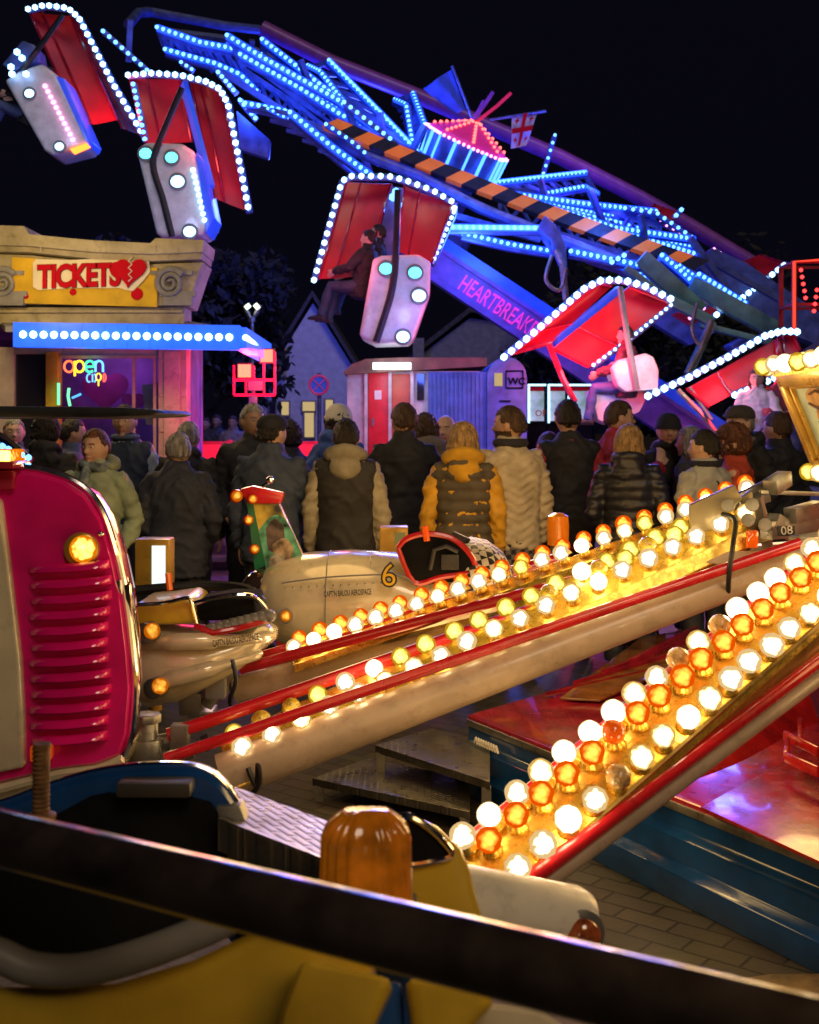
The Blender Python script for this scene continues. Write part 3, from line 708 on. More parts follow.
text('HEARTBREAKER', 'lettering', tp - up_*.135 + V((0,-.012,0)), d, up_, .37, mat('magenta lettering', (.6,.02,.3), .4, emit=(1,.03,.45), estr=1.0), bo, ext=.006, spacing=1.02, xs=.56)
text('HEARTBREAKER', 'lettering_fill', tp - up_*.135 + V((0,-.02,0)), d, up_, .37, M['purple'], bo, ext=.006, spacing=1.02, xs=.56, off=-.014)
MB().beam(P(690,425,18.3), P(690,560,18.3), .5, .5).box((P(690,425,18.5).x,18.4,.9),(1.6,1.2,.5)).build('boom_base', M['purple'], wheel, bevel=.02)

# ------------------------------------------------------------------ gondolas of the big wheel
def canopy(panels, par, bulge=.12, m='canopy'):
    for i, (q, Ys) in enumerate(panels):
        c = [P(x, y, Y) for (x, y), Y in zip(q, Ys)]
        rows = []; n = 8
        for j in range(n+1):
            v = j/n; row = []
            for k in range(n+1):
                u = k/n; p = c[0].lerp(c[1], u).lerp(c[3].lerp(c[2], u), v)
                row.append(p + V((0, bulge*math.sin(PI*v)*.8 + bulge*.35*math.sin(PI*u), 0)))
            rows.append(row + [p + V((0,.03,.01)) for p in reversed(row)])
        o = MB().loft(rows).build('canopy', M[m], par, angle=50)
        rb_ = MB(); a = c[0].lerp(c[1],.33); b = c[3].lerp(c[2],.33)
        pts = [a.lerp(b, t/6) + V((0,bulge*math.sin(PI*t/6)*.8-.015,0)) for t in range(7)]
        rb_.tube(pts, .014, 5)
        for s0, s1 in ((0,3),(1,2)): rb_.tube([c[s0], c[s1]], .022, 5)
        rb_.build('canopy_rib', M['dark_red'], o)
def pod(outline, Y, depth, par, mm='pod', top=None, lights=(), strip=None, strap=None, bev=.06):
    b = MB().prism([P(x,y,Y) for x, y in outline], (0.0,depth,0.0)).build('pod', M[mm], par, bevel=bev, seg=3)
    for x, y, r, g_ in lights:
        c = P(x, y, Y)
        h = MB().lathe([(r+.025,0),(r+.025,.03),(r,.035)], c+V((0,.0,0)), (0,-1,0), 16).build('headlight', M['grey'], b)
        MB().sphere(c+V((0,-.03,0)), (r,.03,r*.85), 14, 8).build('lens', G[g_], h)
    if strip:
        mm_ = MB()
        for p in along([P(*strip[0],Y-.02), P(*strip[1],Y-.02)], .085): mm_.ico(p, .035)
        mm_.build('light_strip', G[strip[2]], b)
    if strap: MB().tube(spline([P(x,y,Y-.05) for x, y in strap], 5), .045, 8).build('restraint_bar', M['black'], par)
    return b
GRP = 'gondolas of the tilted wheel'
def gondola(label, px, Y): return thing('ride_gondola', label, 'gondola', P(px[0], px[1], Y), GRP)

g1 = gondola('red canopied gondola at the upper end of the wheel, highest and leftmost', (60,100), 17.4)
canopy([(((29,11),(71,16),(117,120),(80,126)), (18.2,18.3,17.4,17.3))], g1)
canopy([(((76,20),(88,32),(140,135),(122,128)), (18.4,18.4,17.6,17.6))], g1, m='bluesteel', bulge=.02)
leds(W3([(28,9),(45,5),(68,8),(79,18),(112,82),(146,140)],18.0,17.4), parent=g1, m='ledw', step=.13, r=.045)
pod([(4,80),(20,70),(42,63),(56,74),(74,108),(88,140),(84,147),(52,155),(44,150)], 16.9, .7, g1, lights=((30,94,.07,'headlamp'),(60,147,.065,'headlamp')), strip=((45,86),(73,140),'pinkled'))
MB().prism([P(x,y,16.88) for x,y in ((56,76),(64,78),(91,140),(88,146))], (0,.6,0)).build('side_panel', mat('pod side blue', (.05,.10,.6), .3, emit=(.02,.08,1), estr=.5), g1, bevel=.02)
MB().prism([P(x,y,16.86) for x,y in ((70,149),(87,143),(89,146),(73,153))], (0,.1,0)).build('tail_light', G['redor'], g1)
MB().tube([P(62,16,17.6),P(36,52,16.9),P(22,70,16.9)], .04, 6).build('hanger_bar', M['black'], g1)
q = MB()
for x,y in ((17,52),(22,58),(11,67),(12,74),(26,74)): q.ico(P(x,y,16.8), .05)
q.build('lamps', G['headlamp'], g1)
q = MB().prism([P(x,y,17.0) for x,y in ((2,64),(22,40),(35,45),(38,60),(12,72))], (0,.5,0)); q.build('seat_back', M['bluesteel'], g1, bevel=.03)

g2 = gondola('red canopied gondola with white pod above the ticket booth roof', (180,170), 16.4)
canopy([(((130,78),(180,79),(192,142),(146,143)), (17.2,17.2,16.9,16.9)), (((191,82),(222,91),(247,211),(214,198)), (17.2,17.2,16.3,16.3))], g2)
leds(W3([(128,75),(152,73),(180,75),(205,81),(220,89),(228,104),(249,212)],17.1,16.2), parent=g2, m='ledw', step=.13, r=.045)
leds(W3([(133,84),(145,140)],17.1,16.9), parent=g2, step=.11, r=.035)
MB().beam(P(184,84,17.0), P(211,188,16.2), .07, .12).build('centre_post', mat('blue lit post', (.05,.10,.6), .3, emit=(.02,.1,1), estr=.4), g2)
pod([(136,149),(146,142),(182,143),(194,151),(212,222),(202,235),(162,237),(156,234)], 15.9, .75, g2, lights=((146,154,.085,'teal'),(172,158,.085,'teal'),(178,182,.095,'headlamp'),(190,232,.085,'headlamp')), strip=((193,170),(206,226),'ledw'), strap=[(182,88),(160,140),(153,165),(163,200),(172,236)])
MB().prism([P(x,y,15.88) for x,y in ((196,152),(202,158),(214,218),(206,234))], (0,.65,0)).build('side_panel', bpy.data.materials['pod side blue'], g2, bevel=.02)

g3 = gondola('red canopied gondola hanging in front of the gabled house, with mauve white pod', (395,270), 15.6)
canopy([(((346,182),(391,184),(364,276),(319,279)), (16.4,16.4,15.7,15.7)), (((404,186),(452,204),(432,264),(397,251)), (16.4,16.4,15.9,15.9))], g3)
leds(W3([(314,280),(328,230),(342,181),(351,176),(388,176),(405,180),(432,190),(455,203),(454,212)],15.8,16.4), parent=g3, m='ledw', step=.13, r=.042)
leds(W3([(454,212),(432,264)],16.4,15.9), parent=g3, m='ledw', step=.11, r=.03)
MB().prism([P(x,y,16.1) for x,y in ((392,186),(404,188),(392,256),(372,258))], (0,.1,0)).build('centre_post', M['bluesteel'], g3, bevel=.02)
pod([(373,258),(382,255),(419,254),(431,262),(430,293),(414,339),(408,343),(375,344),(359,336)], 15.1, .75, g3, lights=((386,269,.085,'teal'),(415,273,.085,'teal'),(419,296,.09,'headlamp'),(403,337,.085,'headlamp')), strap=[(398,190),(396,250),(392,290),(380,330),(376,342)])
q = MB()
for x,y in ((393,197),(398,205),(396,192)): q.ico(P(x,y,15.9), .06)
q.build('lamps', G['led'], g3)

g4 = gondola('brightly lit red gondola over the crowd with pinkish white pod', (600,330), 15.4)
canopy([(((504,356),(597,283),(612,286),(552,343)), (15.4,15.9,15.9,15.4)), (((553,349),(629,287),(671,303),(589,367)), (15.2,15.8,15.8,15.2))], g4, bulge=.05)
leds(W3([(504,357),(530,336),(560,310),(585,288),(602,280),(623,280),(645,286),(673,300)],15.2,15.6), parent=g4, m='ledw', step=.125, r=.05)
leds(W3([(671,305),(632,337),(592,366)],15.8,15.2), parent=g4, m='ledw', step=.1, r=.025)
MB().beam(P(556,342,15.5), P(620,290,15.9), .08, .12).build('centre_post', bpy.data.materials['blue lit post'], g4)
pod([(612,368),(618,360),(646,353),(654,357),(659,370),(658,389),(626,392),(618,386)], 14.9, .6, g4, bev=.03)
MB().tube([P(620,288,15.2),P(628,340,14.75),P(637,389,14.8)], .04, 6).build('hanger_bar', M['grey'], g4)
MB().tube([P(549,345,15.2),P(563,380,14.9),P(575,402,14.8)], .04, 6).build('hanger_bar', M['dark_red'], g4)
MB().prism([P(x,y,15.3) for x,y in ((590,392),(612,380),(650,392),(640,412),(610,425),(598,420))], (0,.6,0)).build('footwell', M['pod'], g4, bevel=.04)

g5 = gondola('red gondola lowest on the right side, its canopy lit along the whole edge', (730,370), 15.2)
canopy([(((687,389),(776,340),(778,372),(709,407)), (15.0,15.8,15.4,14.8))], g5, bulge=.08)
canopy([(((778,338),(792,333),(800,350),(780,372)), (15.8,16,15.8,15.4))], g5, bulge=.04)
leds(W3([(648,396),(690,377),(730,356),(765,336),(782,331),(800,332)],14.9,15.8), parent=g5, m='ledw', step=.125, r=.05)
leds(W3([(735,395),(752,388),(777,377)],14.9,15.3), parent=g5, m='ledw', step=.125, r=.045)
MB().tube([P(678,390,15.0),P(700,412,14.9),P(716,432,14.9)], .035, 6).tube([P(690,388,15.0),P(712,420,14.8)], .025, 6).build('hanger_bar', M['steel'], g5)
pod([(745,415),(790,400),(812,408),(815,450),(760,455)], 14.6, .7, g5, mm='red_paint')

g6 = gondola('dark red canopy seen edge on behind the striped beam, upper one', (660,210), 22)
canopy([(((655,204),(681,213),(670,222),(648,214)), (22,22,21.6,21.6))], g6, bulge=.03)
leds(W3([(671,221),(683,208)],21.8), parent=g6, step=.14, r=.045)
g7 = gondola('dark red canopy on the far rim beside the blue side panel', (765,270), 21.5)
canopy([(((742,262),(760,255),(785,263),(752,285)), (21.5,22,21.5,21))], g7, bulge=.03)
leds(W3([(737,302),(760,284),(787,263)],20.8,21.3), parent=g7, step=.16, r=.055, m='ledw')
g8 = gondola('small dark red canopy under the green arms of the wheel', (710,320), 18.6)
canopy([(((672,315),(715,296),(735,308),(690,325)), (18.6,19,19,18.6))], g8, bulge=.03)
leds(W3([(710,320),(720,312),(737,301)],18.2), parent=g8, step=.13, r=.05, m='ledw')
leds(W3([(690,318),(718,298)],18.5), parent=g8, step=.13, r=.03, m='pinkled')
pod([(728,345),(745,336),(752,342),(735,352)], 18.3, .4, g8, mm='bluesteel')

for i, (p, e, c_, r) in enumerate((((463,230,17.0),270,(.05,.16,1),.4),((250,95,18.0),170,(.05,.16,1),.4),((610,235,17.6),170,(.05,.14,1),.4),((380,110,19),120,(.05,.14,1),.3),((600,180,19.8),120,(.1,.1,1),.3))):
    lamp('wheel_blue_light', 'POINT', P(*p), e, c_, r)  # added point lamps boosting the wheel's blue LEDs
for i, (p, e, c_, r) in enumerate((((590,352,14.9),85,(1,.03,.05),.15),((548,338,14.7),48,(1,.03,.05),.15),((745,392,14.3),110,(1,.03,.06),.15),((640,350,13.9),60,(1,.62,.68),.1),((335,255,14.9),22,(1,.10,.16),.15),((205,150,15.9),12,(1,.12,.16),.15),((92,95,16.9),22,(1,.06,.06),.12),((425,220,15.2),12,(1,.12,.22),.15),((160,120,16.4),8,(1,.12,.2),.15))):
    lamp('gondola_red_light', 'POINT', P(*p), e, c_, r)
for p, e in (((420,300,13.6),26),((165,195,14.4),28),((30,110,15.6),20)): lamp('gondola_white_light', 'POINT', P(*p), e, (.42,.55,1), .15)  # added cool fill lamps hung in front of the pods
# ------------------------------------------------------------------ the near ride: bulbs on arms
M['boom'] = mat('beige boom paint', (.40,.29,.21), .4, coat=.3, var=.1, rvar=.12, dirt=.4)
M['clear'] = mat('unlit clear bulb', (.55,.32,.12), .08, var=.3, vscale=60, coat=1, bump=.4, bscale=90)
M['unlit_o'] = mat('unlit orange bulb', (.75,.10,.01), .1, var=.2, coat=1, emit=(1,.12,0), estr=.25)
M['unlit_y'] = mat('unlit yellow bulb', (.55,.38,.03), .1, var=.3, vscale=50, coat=1, bump=.4, bscale=90)
def bulb_mesh(kind, m, r=.027):
    mb = MB(); seg, n = 18, 11; rings = []
    for i in range(n+1):
        th = PI*(1 - i/n)*.86; z = .036 + r*math.cos(th)*1.0; rr = max(r*math.sin(th), .0006)
        rings.append([V((rr*(1+.035*(-1)**j)*math.cos(2*PI*j/seg), rr*(1+.035*(-1)**j)*math.sin(2*PI*j/seg), z)) for j in range(seg)])
    mb.mi = 0; mb.loft(rings)
    mb.mi = 1; mb.lathe([(.022,0),(.02,.006),(.014,.018),(.0135,.026)], (0,0,0), (0,0,1), 14)
    bmesh.ops.recalc_face_normals(mb.bm, faces=mb.bm.faces)
    me = bpy.data.meshes.new('bulb_' + kind); mb.bm.to_mesh(me); mb.bm.free(); me.materials.append(m); me.materials.append(M['gold'])
    me.polygons.foreach_set('use_smooth', [True]*len(me.polygons)); return me
G['bulb_v'] = glow('lit clear bulb warm', (1,.70,.28), 9, (1,.55,.14), .7, .12, .62)
G['bulb_x'] = glow('lit clear bulb bright', (1,.80,.46), 19, (1,.70,.3), 1.0, .3, .8)
BM = {'v': bulb_mesh('warm', G['bulb_v']), 'x': bulb_mesh('bright', G['bulb_x']), 'w': bulb_mesh('white', G['bulb']), 'y': bulb_mesh('yellow', G['bulb_y']), 'o': bulb_mesh('orange', G['bulb_o']),
      'c': bulb_mesh('clear', M['clear']), 'u': bulb_mesh('unlit', M['unlit_o']), 'd': bulb_mesh('dim', M['unlit_y'])}
brng = random.Random(3)
def put_bulb(k, loc, nrm, par, s=1):
    if k == 'w': k = brng.choice('wwwvx')
    s *= brng.uniform(1.02,1.12); nrm = (nrm + V((brng.uniform(-1,1),brng.uniform(-1,1),brng.uniform(-1,1)))*.09).normalized()
    o = bpy.data.objects.new('bulb', BM[k]); COL.objects.link(o); o.parent = par
    q = V((0,0,1)).rotation_difference(nrm); o.rotation_mode = 'QUATERNION'; o.rotation_quaternion = q; o.location = loc - ORG[par]; o.scale = (s,s,s)
    return o

HUB = V((2.365, 4.2, 0))
def ride_arm(label, T0, T1, rows, n, lw, rails, tube=None, step_off=0, back=False):
    """T0 tip and T1 hub end of the top bulb row; rows: (across, down, pattern function)"""
    t = thing('lighted_boom', label, 'ride arm', T0, 'bulb lined arms of the ride')
    a = (T1 - T0).normalized(); h = V((a.y, -a.x, 0)).normalized(); u = h.cross(a).normalized()
    if u.z < 0: u = -u
    at = lambda s, x, z: T0 + (T1-T0)*s + h*x + u*z
    m = MB(); prof = lw['prof']
    m.loft([[at(s, x, z) for x, z in prof] for s in (lw['s0'], lw['s1'])]).build('bulb_board', M['gold'], t, smooth=False, bevel=.004)
    for x, z, r, s0, s1, mm in rails:
        if isinstance(x, V): MB().tube([x, x.lerp(z,.5), z], r, 12).build('rail', M[mm], t)
        else: MB().tube([at(s0+(s1-s0)*k/8, x, z) for k in range(9)], r, 12).build('rail', M[mm], t)
    if tube:
        p, q, r0, r1 = tube
        MB().tube([p.lerp(q,k/8) for k in range(9)], [r0+(r1-r0)*k/8 for k in range(9)], 20).build('boom', M['boom'], t)
        for s in (.3,.62,.9):
            c = p.lerp(q,s); tp = at(s*.97,.09,-.07)
            MB().prism([c-a*.05+u*r1*.8, c+a*.08+u*r1*.8, tp+a*.05, tp-a*.01], h*.016).build('boom_bracket', M['boom'], t)
    for x, z, nx, nz, s0, pat in rows:
        nr = (h*nx + u*nz).normalized()
        for k in range(n):
            kd = pat(k)
            if kd: put_bulb(kd, at(s0 + k/(n-1), x, z), nr, t, 1)
    return t, at
a1, at1 = ride_arm('nearest arm with a middle row of orange bulbs between two white rows', P(471,851,2.6), P(834,546,3.27),
    [(0,0,-.1,1,0,lambda k: 'c' if k in (9,11) else 'w'), (.038,-.008,.25,1,.022,lambda k: 'u' if k == 5 else 'o'), (.104,-.045,.55,.9,.018,lambda k: 'c' if k == 4 else 'w')],
    18, dict(prof=[(-.035,0),(-.02,.006),(.06,-.02),(.122,-.055),(.122,-.09),(-.035,-.10)], s0=-.02, s1=1.06), 
    [(-.05,-.01,.014,-.03,1.08,'red_paint'),(P(512,893,2.50),P(850,636,3.16),.019,0,0,'red_paint'),(P(516,904,2.52),P(858,648,3.18),.02,0,0,'boom')])
sk_ = MB(); sk_.loft([[at1(-.02+1.07*t,.121,-.056), at1(-.02+1.07*t,.126,-.062), P(514,884,2.50).lerp(P(850,628,3.16),t), P(514,888,2.52).lerp(P(850,632,3.18),t)] for t in [k/12 for k in range(13)]]).build('board_skirt', mat('bronze board skirt', (.42,.25,.06), .28, .55, var=.3, vscale=5, rvar=.1, dirt=.35), a1, angle=60)
a2, at2 = ride_arm('middle arm over a long cream boom, its bulbs mostly yellow on the upper row', P(235,735,3.5), P(725,508,3.86),
    [(.022,-.026,-.05,1,0,lambda k: 'd' if k in (1,2) else ('w' if k in (4,5,13) else 'y')), (.085,-.045,.5,.9,.006,lambda k: 'w'), (.05,-.03,.3,1,.026,lambda k: ('d' if k % 2 else 'y') if k in (11,13,14,15,16) else None)],
    20, dict(prof=[(-.04,-.01),(-.02,.002),(.05,-.02),(.118,-.06),(.140,-.105),(.125,-.115),(-.04,-.07)], s0=-.03, s1=1.0),
    [(P(168,735,3.5),P(740,539,3.8),.020,0,0,'red_paint'),(P(165,759,3.38),P(800,543,3.62),.017,0,0,'red_paint')], tube=(P(222,777,3.42),P(815,551,3.72),.066,.047))
a3, at3 = ride_arm('rear arm with orange capped bulbs behind a row of white ones', P(297,655,4.3), P(749,497,4.3),
    [(.02,0,.2,1,0,lambda k: 'y' if k in (11,17) else 'w'), (-.045,.012,-.2,1,.012,lambda k: 'o')],
    23, dict(prof=[(-.10,-.02),(-.02,.006),(.06,-.02),(.08,-.045),(-.10,-.06)], s0=-.01, s1=1.0),
    [(P(240,669,4.22),P(745,535,4.22),.020,0,0,'red_paint'),(P(262,655,4.4),P(745,520,4.4),.016,0,0,'red_paint')], tube=(P(235,690,4.35),P(760,560,4.35),.05,.05))
# joint hardware and cables
j = MB(); c = P(146,748,3.5)
j.tube([c+V((0,0,-.13)), c+V((0,0,.075))], .035, 14).tube([c+V((0,0,.075)), c+V((0,0,.10))], .045, 8).tube([c+V((0,0,-.03)), c+V((0,0,.03))], .055, 14)
j.tube([c+V((-.12,0,-.02)), c+V((.05,0,-.005))], .028, 10).tube([c+V((0,.03,.0)), c+V((.09,.02,.02))], .026, 10); j.box(c+V((.1,.0,.035)),(.05,.05,.07)).build('joint', M['steel'], a2, bevel=.004)
for i, (k0, mm) in enumerate(((-.05,'black'),(-.085,'steel'))):
    p = at2(k0,-.055,0); d = (at2(1,0,0)-at2(0,0,0)).normalized(); MB().tube([p-d*.012, p+d*.012], .025, 12).build('clamp', M[mm], a2)
MB().tube(spline([at2(.0,.155,-.06), at2(.01,.16,-.09)+V((0,-.03,-.02)), P(258,765,3.31), P(259,783,3.31), P(248,797,3.32), P(234,796,3.34)], 6), .008, 8).build('cable', M['black'], a2)
MB().tube(spline([P(722,514,3.74),P(735,520,3.70),P(733,545,3.58),P(729,575,3.58),P(728,600,3.66)],6), .008, 8).build('cable', M['black'], a2)
# hinge hardware where the arms meet the centre
hinge = MB()
for pts, Y, d in (([(690,505),(735,485),(742,500),(715,525),(712,556),(700,552),(692,540)],3.78,.03),([(742,497),(752,490),(758,530),(752,560),(742,560)],3.9,.03),([(742,500),(763,496),(775,540),(750,545)],4.0,.05)):
    hinge.prism([P(x,y,Y) for x,y in pts], (0,d,0))
hinge.build('hinge_plate', mat('brassy steel', (.26,.21,.12), .42, .6, var=.2, dirt=.4), a2, bevel=.004)
h2 = MB()
for a, b, w in (((720,505),(782,476),.022),((700,520),(768,497),.03),((757,495),(768,548),.03),((772,520),(812,545),.05),((760,492),(819,494),.014),((770,488),(785,478),.05),((790,516),(819,508),.05),((766,530),(819,526),.06)):
    h2.beam(P(*a,3.95), P(*b,4.05), w, w)
for x, y in ((728,505),(752,505),(765,525),(748,520)): h2.tube([P(x,y,3.72), P(x,y,3.95)], .022, 10)
h2.build('hinge_frame', M['steel'], a2, bevel=.003)
text('8', 'number', P(742,551,3.775), (1,0,.05), (0,0,1), .065, M['black'], a2, ext=.001)
MB().box(P(786,531,3.88), (.055,.01,.032)).build('number_plate', M['black'], a2)
text('08', 'number', P(781,535,3.873), (1,0,.1), (0,0,1), .04, M['pod'], a2, ext=.001)
MB().beam(P(752,548,3.7), P(752,530,3.7), .035, .03).build('marker_lamp', M['unlit_o'], a2, bevel=.008)

for arm_, e, w_ in ((a1, at1(1.05,.06,-.10), .16), (a2, P(812,552,3.72), .09), (a3, P(758,560,4.35), .09)):
    d_ = HUB - V((e.x,e.y,0)); d_.z = 0; d_.normalize(); q_ = HUB - d_*.74; MB().beam(e - d_*.05, V((q_.x, q_.y, e.z+.04)), w_, .10).build('root_beam', M['steel'], arm_, bevel=.006)

# ride centre: lantern shaped painted crown over the hub
ctr = thing('ride_centre', 'golden lantern shaped centre of the ride with painted panels and bulb rims', 'ride centre', HUB)
def octo(r, z, n=8, ph=PI/8): return [HUB + V((r*math.cos(ph+2*PI*k/n), r*math.sin(ph+2*PI*k/n), z)) for k in range(n)]
zt, zb = P(0,366,3.75).z, P(0,472,3.8).z
R1, R0 = 1.0, .87
MB().loft([octo(R0,zb), octo(R1,zt)]).build('crown_body', M['goldpaint'], ctr, smooth=False)
MB().loft([octo(R1+.05,zt), octo(R1+.07,zt+.07), octo(R1+.02,zt+.075)]).build('upper_rim', M['gold'], ctr, smooth=False)
MB().loft([octo(R1-.02,zt+.075), octo(R1-.15,zt+.16), octo(.35,zt+.34), octo(.1,zt+.36)]).build('crown_roof', mat('dark roof sheet', (.05,.03,.03), .5, var=.2), ctr, smooth=False)
MB().loft([octo(R0+.02,zb-.06), octo(R0+.03,zb), octo(R0,zb+.005)]).build('lower_rim', M['gold'], ctr, smooth=False)
MB().loft([octo(.80,.35), octo(.85,1.0), octo(R0-.04,zb-.06)]).build('lower_drum', M['red_paint'], ctr, smooth=False)
MB().tube([HUB, HUB+V((0,0,zt))], .3, 20).build('mast', M['red_paint'], ctr)
o1, o0 = octo(R1,zt), octo(R0,zb)
frame_m = M['goldpaint']
blue_p = mat('painted panel ground', (.38,.50,.45), .5, var=.35, vscale=5); fig = mat('painted figure', (.62,.33,.07), .5, var=.35, vscale=12)
for k in (2,3,4,5):
    a, b, c, d = o1[k], o1[(k+1)%8], o0[(k+1)%8], o0[k]
    n = (b-a).cross(d-a).normalized()
    if n.dot((a+c)/2-HUB-V((0,0,(zt+zb)/2))) < 0: n = -n
    q = lambda u, v, o=0: a.lerp(b,u).lerp(d.lerp(c,u),v) + n*o
    fb = MB()
    for (u0,v0),(u1,v1) in (((0,.02),(1,.02)),((0,.98),(1,.98)),((.02,0),(.02,1)),((.98,0),(.98,1))): fb.beam(q(u0,v0,.02), q(u1,v1,.02), .05, .045, n)
    for (u0,v0),(u1,v1) in (((.08,.1),(.92,.1)),((.08,.9),(.92,.9)),((.08,.1),(.08,.9)),((.92,.1),(.92,.9))): fb.beam(q(u0,v0,.012), q(u1,v1,.012), .022, .03, n)
    fo = fb.build('panel_frame', frame_m, ctr, bevel=.005)
    po = MB().prism([q(.09,.11,.004),q(.91,.11,.004),q(.91,.89,.004),q(.09,.89,.004)], n*.006).build('painted_panel', blue_p, fo)
    sp = MB()
    for (u,v,ru,rv) in ((.36,.24,.14,.10),(.56,.28,.14,.13),(.43,.46,.15,.16),(.34,.62,.09,.10),(.52,.68,.16,.15),(.68,.5,.08,.2)):
        sp.prism([q(u+ru*math.cos(t), v+rv*math.sin(t), .0115) for t in [2*PI*i/16 for i in range(16)]], n*.003)
    sp.build('painted_figure', fig, po)
    dl = MB()
    for pts in (((.25,.3),(.36,.36),(.5,.34)),((.3,.5),(.38,.56),(.48,.52)),((.4,.7),(.5,.78),(.62,.72)),((.3,.2),(.4,.17),(.52,.22)),((.33,.62),(.35,.7),(.3,.74))): dl.tube([q(u,v,.018) for u,v in pts], .005, 5)
    dl.build('painted_line', mat('painted line', (.16,.07,.02), .6) if 'painted line' not in bpy.data.materials else bpy.data.materials['painted line'], po)
u1, u0 = octo(R1+.065,zt+.036), octo(R0+.03,zb-.03)
for ringp, nb, zz in ((u1,6,1),(u0,6,1)):
    for k in (2,3,4,5):
        a, b = ringp[k], ringp[(k+1)%8]; out = ((a+b)/2-HUB); out.z = 0; out.normalize()
        for i in range(nb): put_bulb('w' if i % 3 else 'y', a.lerp(b,(i+.5)/nb), out, ctr, 1.15)

# plinth with glossy red hood and stepped blue sides
pl = thing('ride_plinth', 'glossy maroon and teal plinth of the ride with ridged sides', 'plinth', (1.6,4.9,0))
A, B, E = V((P(447,784,5.65).x,5.65,0)), V((1.62,7.3,0)), V((3.6,5.2,0))
D0 = V((P(815,973,3.72).x,3.72,0)); side = (D0-A).normalized(); D = A + side*3.5
nn = V((side.y,-side.x,0)).normalized()
if nn.y > 0: nn = -nn
def prof(base, n):
    return [base+n*0, base+V((0,0,.10)), base-n*.055+V((0,0,.118)), base-n*.055+V((0,0,.205)), base-n*.10+V((0,0,.222)), base-n*.10+V((0,0,.30))]
outer = [A, D, E+V((1,-2,0)), B]
ns = [ (nn + V((-.9,.4,0))).normalized(), nn, V((1,0,0)), V((-.3,1,0)).normalized()]
rings = [[ prof(p, n_)[i] for p, n_ in zip(outer, ns)] for i in range(6)]
MB().loft(rings).build('side', M['blue'], pl, bevel=.008)
tm = MB(); tops = [p-n_*.098+V((0,0,.301)) for p, n_ in zip(outer, ns)]
tm.loft([[p for p in tops], [p+V((0,0,.03)) for p in tops], [p-n_*.03+V((0,0,.04)) for p, n_ in zip(tops, ns)]])
tm.build('top', M['dark_red'], pl, bevel=.006)
tr = MB().beam(tops[0]+V((0,0,.0)), tops[1]+V((0,0,.0)), .02, .03).beam(tops[0], tops[3], .02, .03); tr.build('edge_trim', M['steel'], pl, bevel=.004)
hd = MB()
def T(px, py, z=.335): 
    Y = (CAMH - z) * F / (py - HY); return P(px, py, Y)
ridge = [T(612,788,.345), T(690,735,.40), T(765,692,.44), T(800,680,.44)]
left = [T(598,782,.34), T(640,735,.34), T(730,688,.34), T(780,672,.34)]
right = [T(640,800,.34), T(735,765,.34), T(790,735,.34), T(819,722,.34)]
rows = []
for i in range(13):
    t = i/12; f_ = lambda L: spline(L, 12)[min(int(t*36), 36)]
    a, b, c = f_(left), f_(ridge), f_(right)
    rows.append([a.lerp(b, s) + V((0,0,.05*math.sin(s*PI))) for s in (0,.35,.7,.92)] + [b] + [b.lerp(c, s) + V((0,0,.03*math.sin(s*PI))) for s in (.1,.4,.7,1)])
hd.loft(rows, cap=False, loop=False).build('hood', mat('red gloss hood', (.36,.010,.010), .24, coat=.5, var=.2, rvar=.06, bump=.04, bscale=7), pl, angle=60)
hr = MB().prism([T(x,y,.345) for x,y in ((700,810),(819,745),(900,800),(860,890),(819,865))], (0,0,.012)); hr.build('red_panel', mat('red gloss panel', (.34,.012,.010), .26, coat=.45, var=.2, rvar=.08, bump=.05, bscale=6), pl, bevel=.004)
rs = MB()
for a, b in (((785,735),(819,752)),((788,742),(786,757)),((800,722),(800,742)),((786,757),(819,772))): rs.beam(T(*a,.44), T(*b,.44), .02, .04)
rs.build('moulding', M['red_paint'], pl, bevel=.006)
sr = MB()
for k in range(4):
    p, q_ = T(545+28*k, 697-9*k, .345), T(655+12*k, 672-12*k, .345); sr.prism([p, q_, q_+V((.06,.05,0)), p+V((.06,.05,0))], (0,0,.025+.012*k))
sr.build('rib', M['dark_red'], pl, bevel=.006)
ev = MB().prism([T(x,y,.35) for x,y in ((560,700),(640,640),(700,628),(735,640),(690,662),(600,702))], (0,0,.012)); ev.build('rear_hood', mat('bronze gloss', (.22,.08,.02), .2, coat=.8, var=.25), pl, bevel=.004)
wv = MB()
for k in range(9):
    c = A.lerp(D, .045+.006*k)-nn*.053+V((0,0,.235)); wv.tube([c, c+side*.012+V((0,0,.025)), c+side*.03+V((0,0,-.005))], .006, 5)
wv.build('painted_scroll', M['pod'], pl)

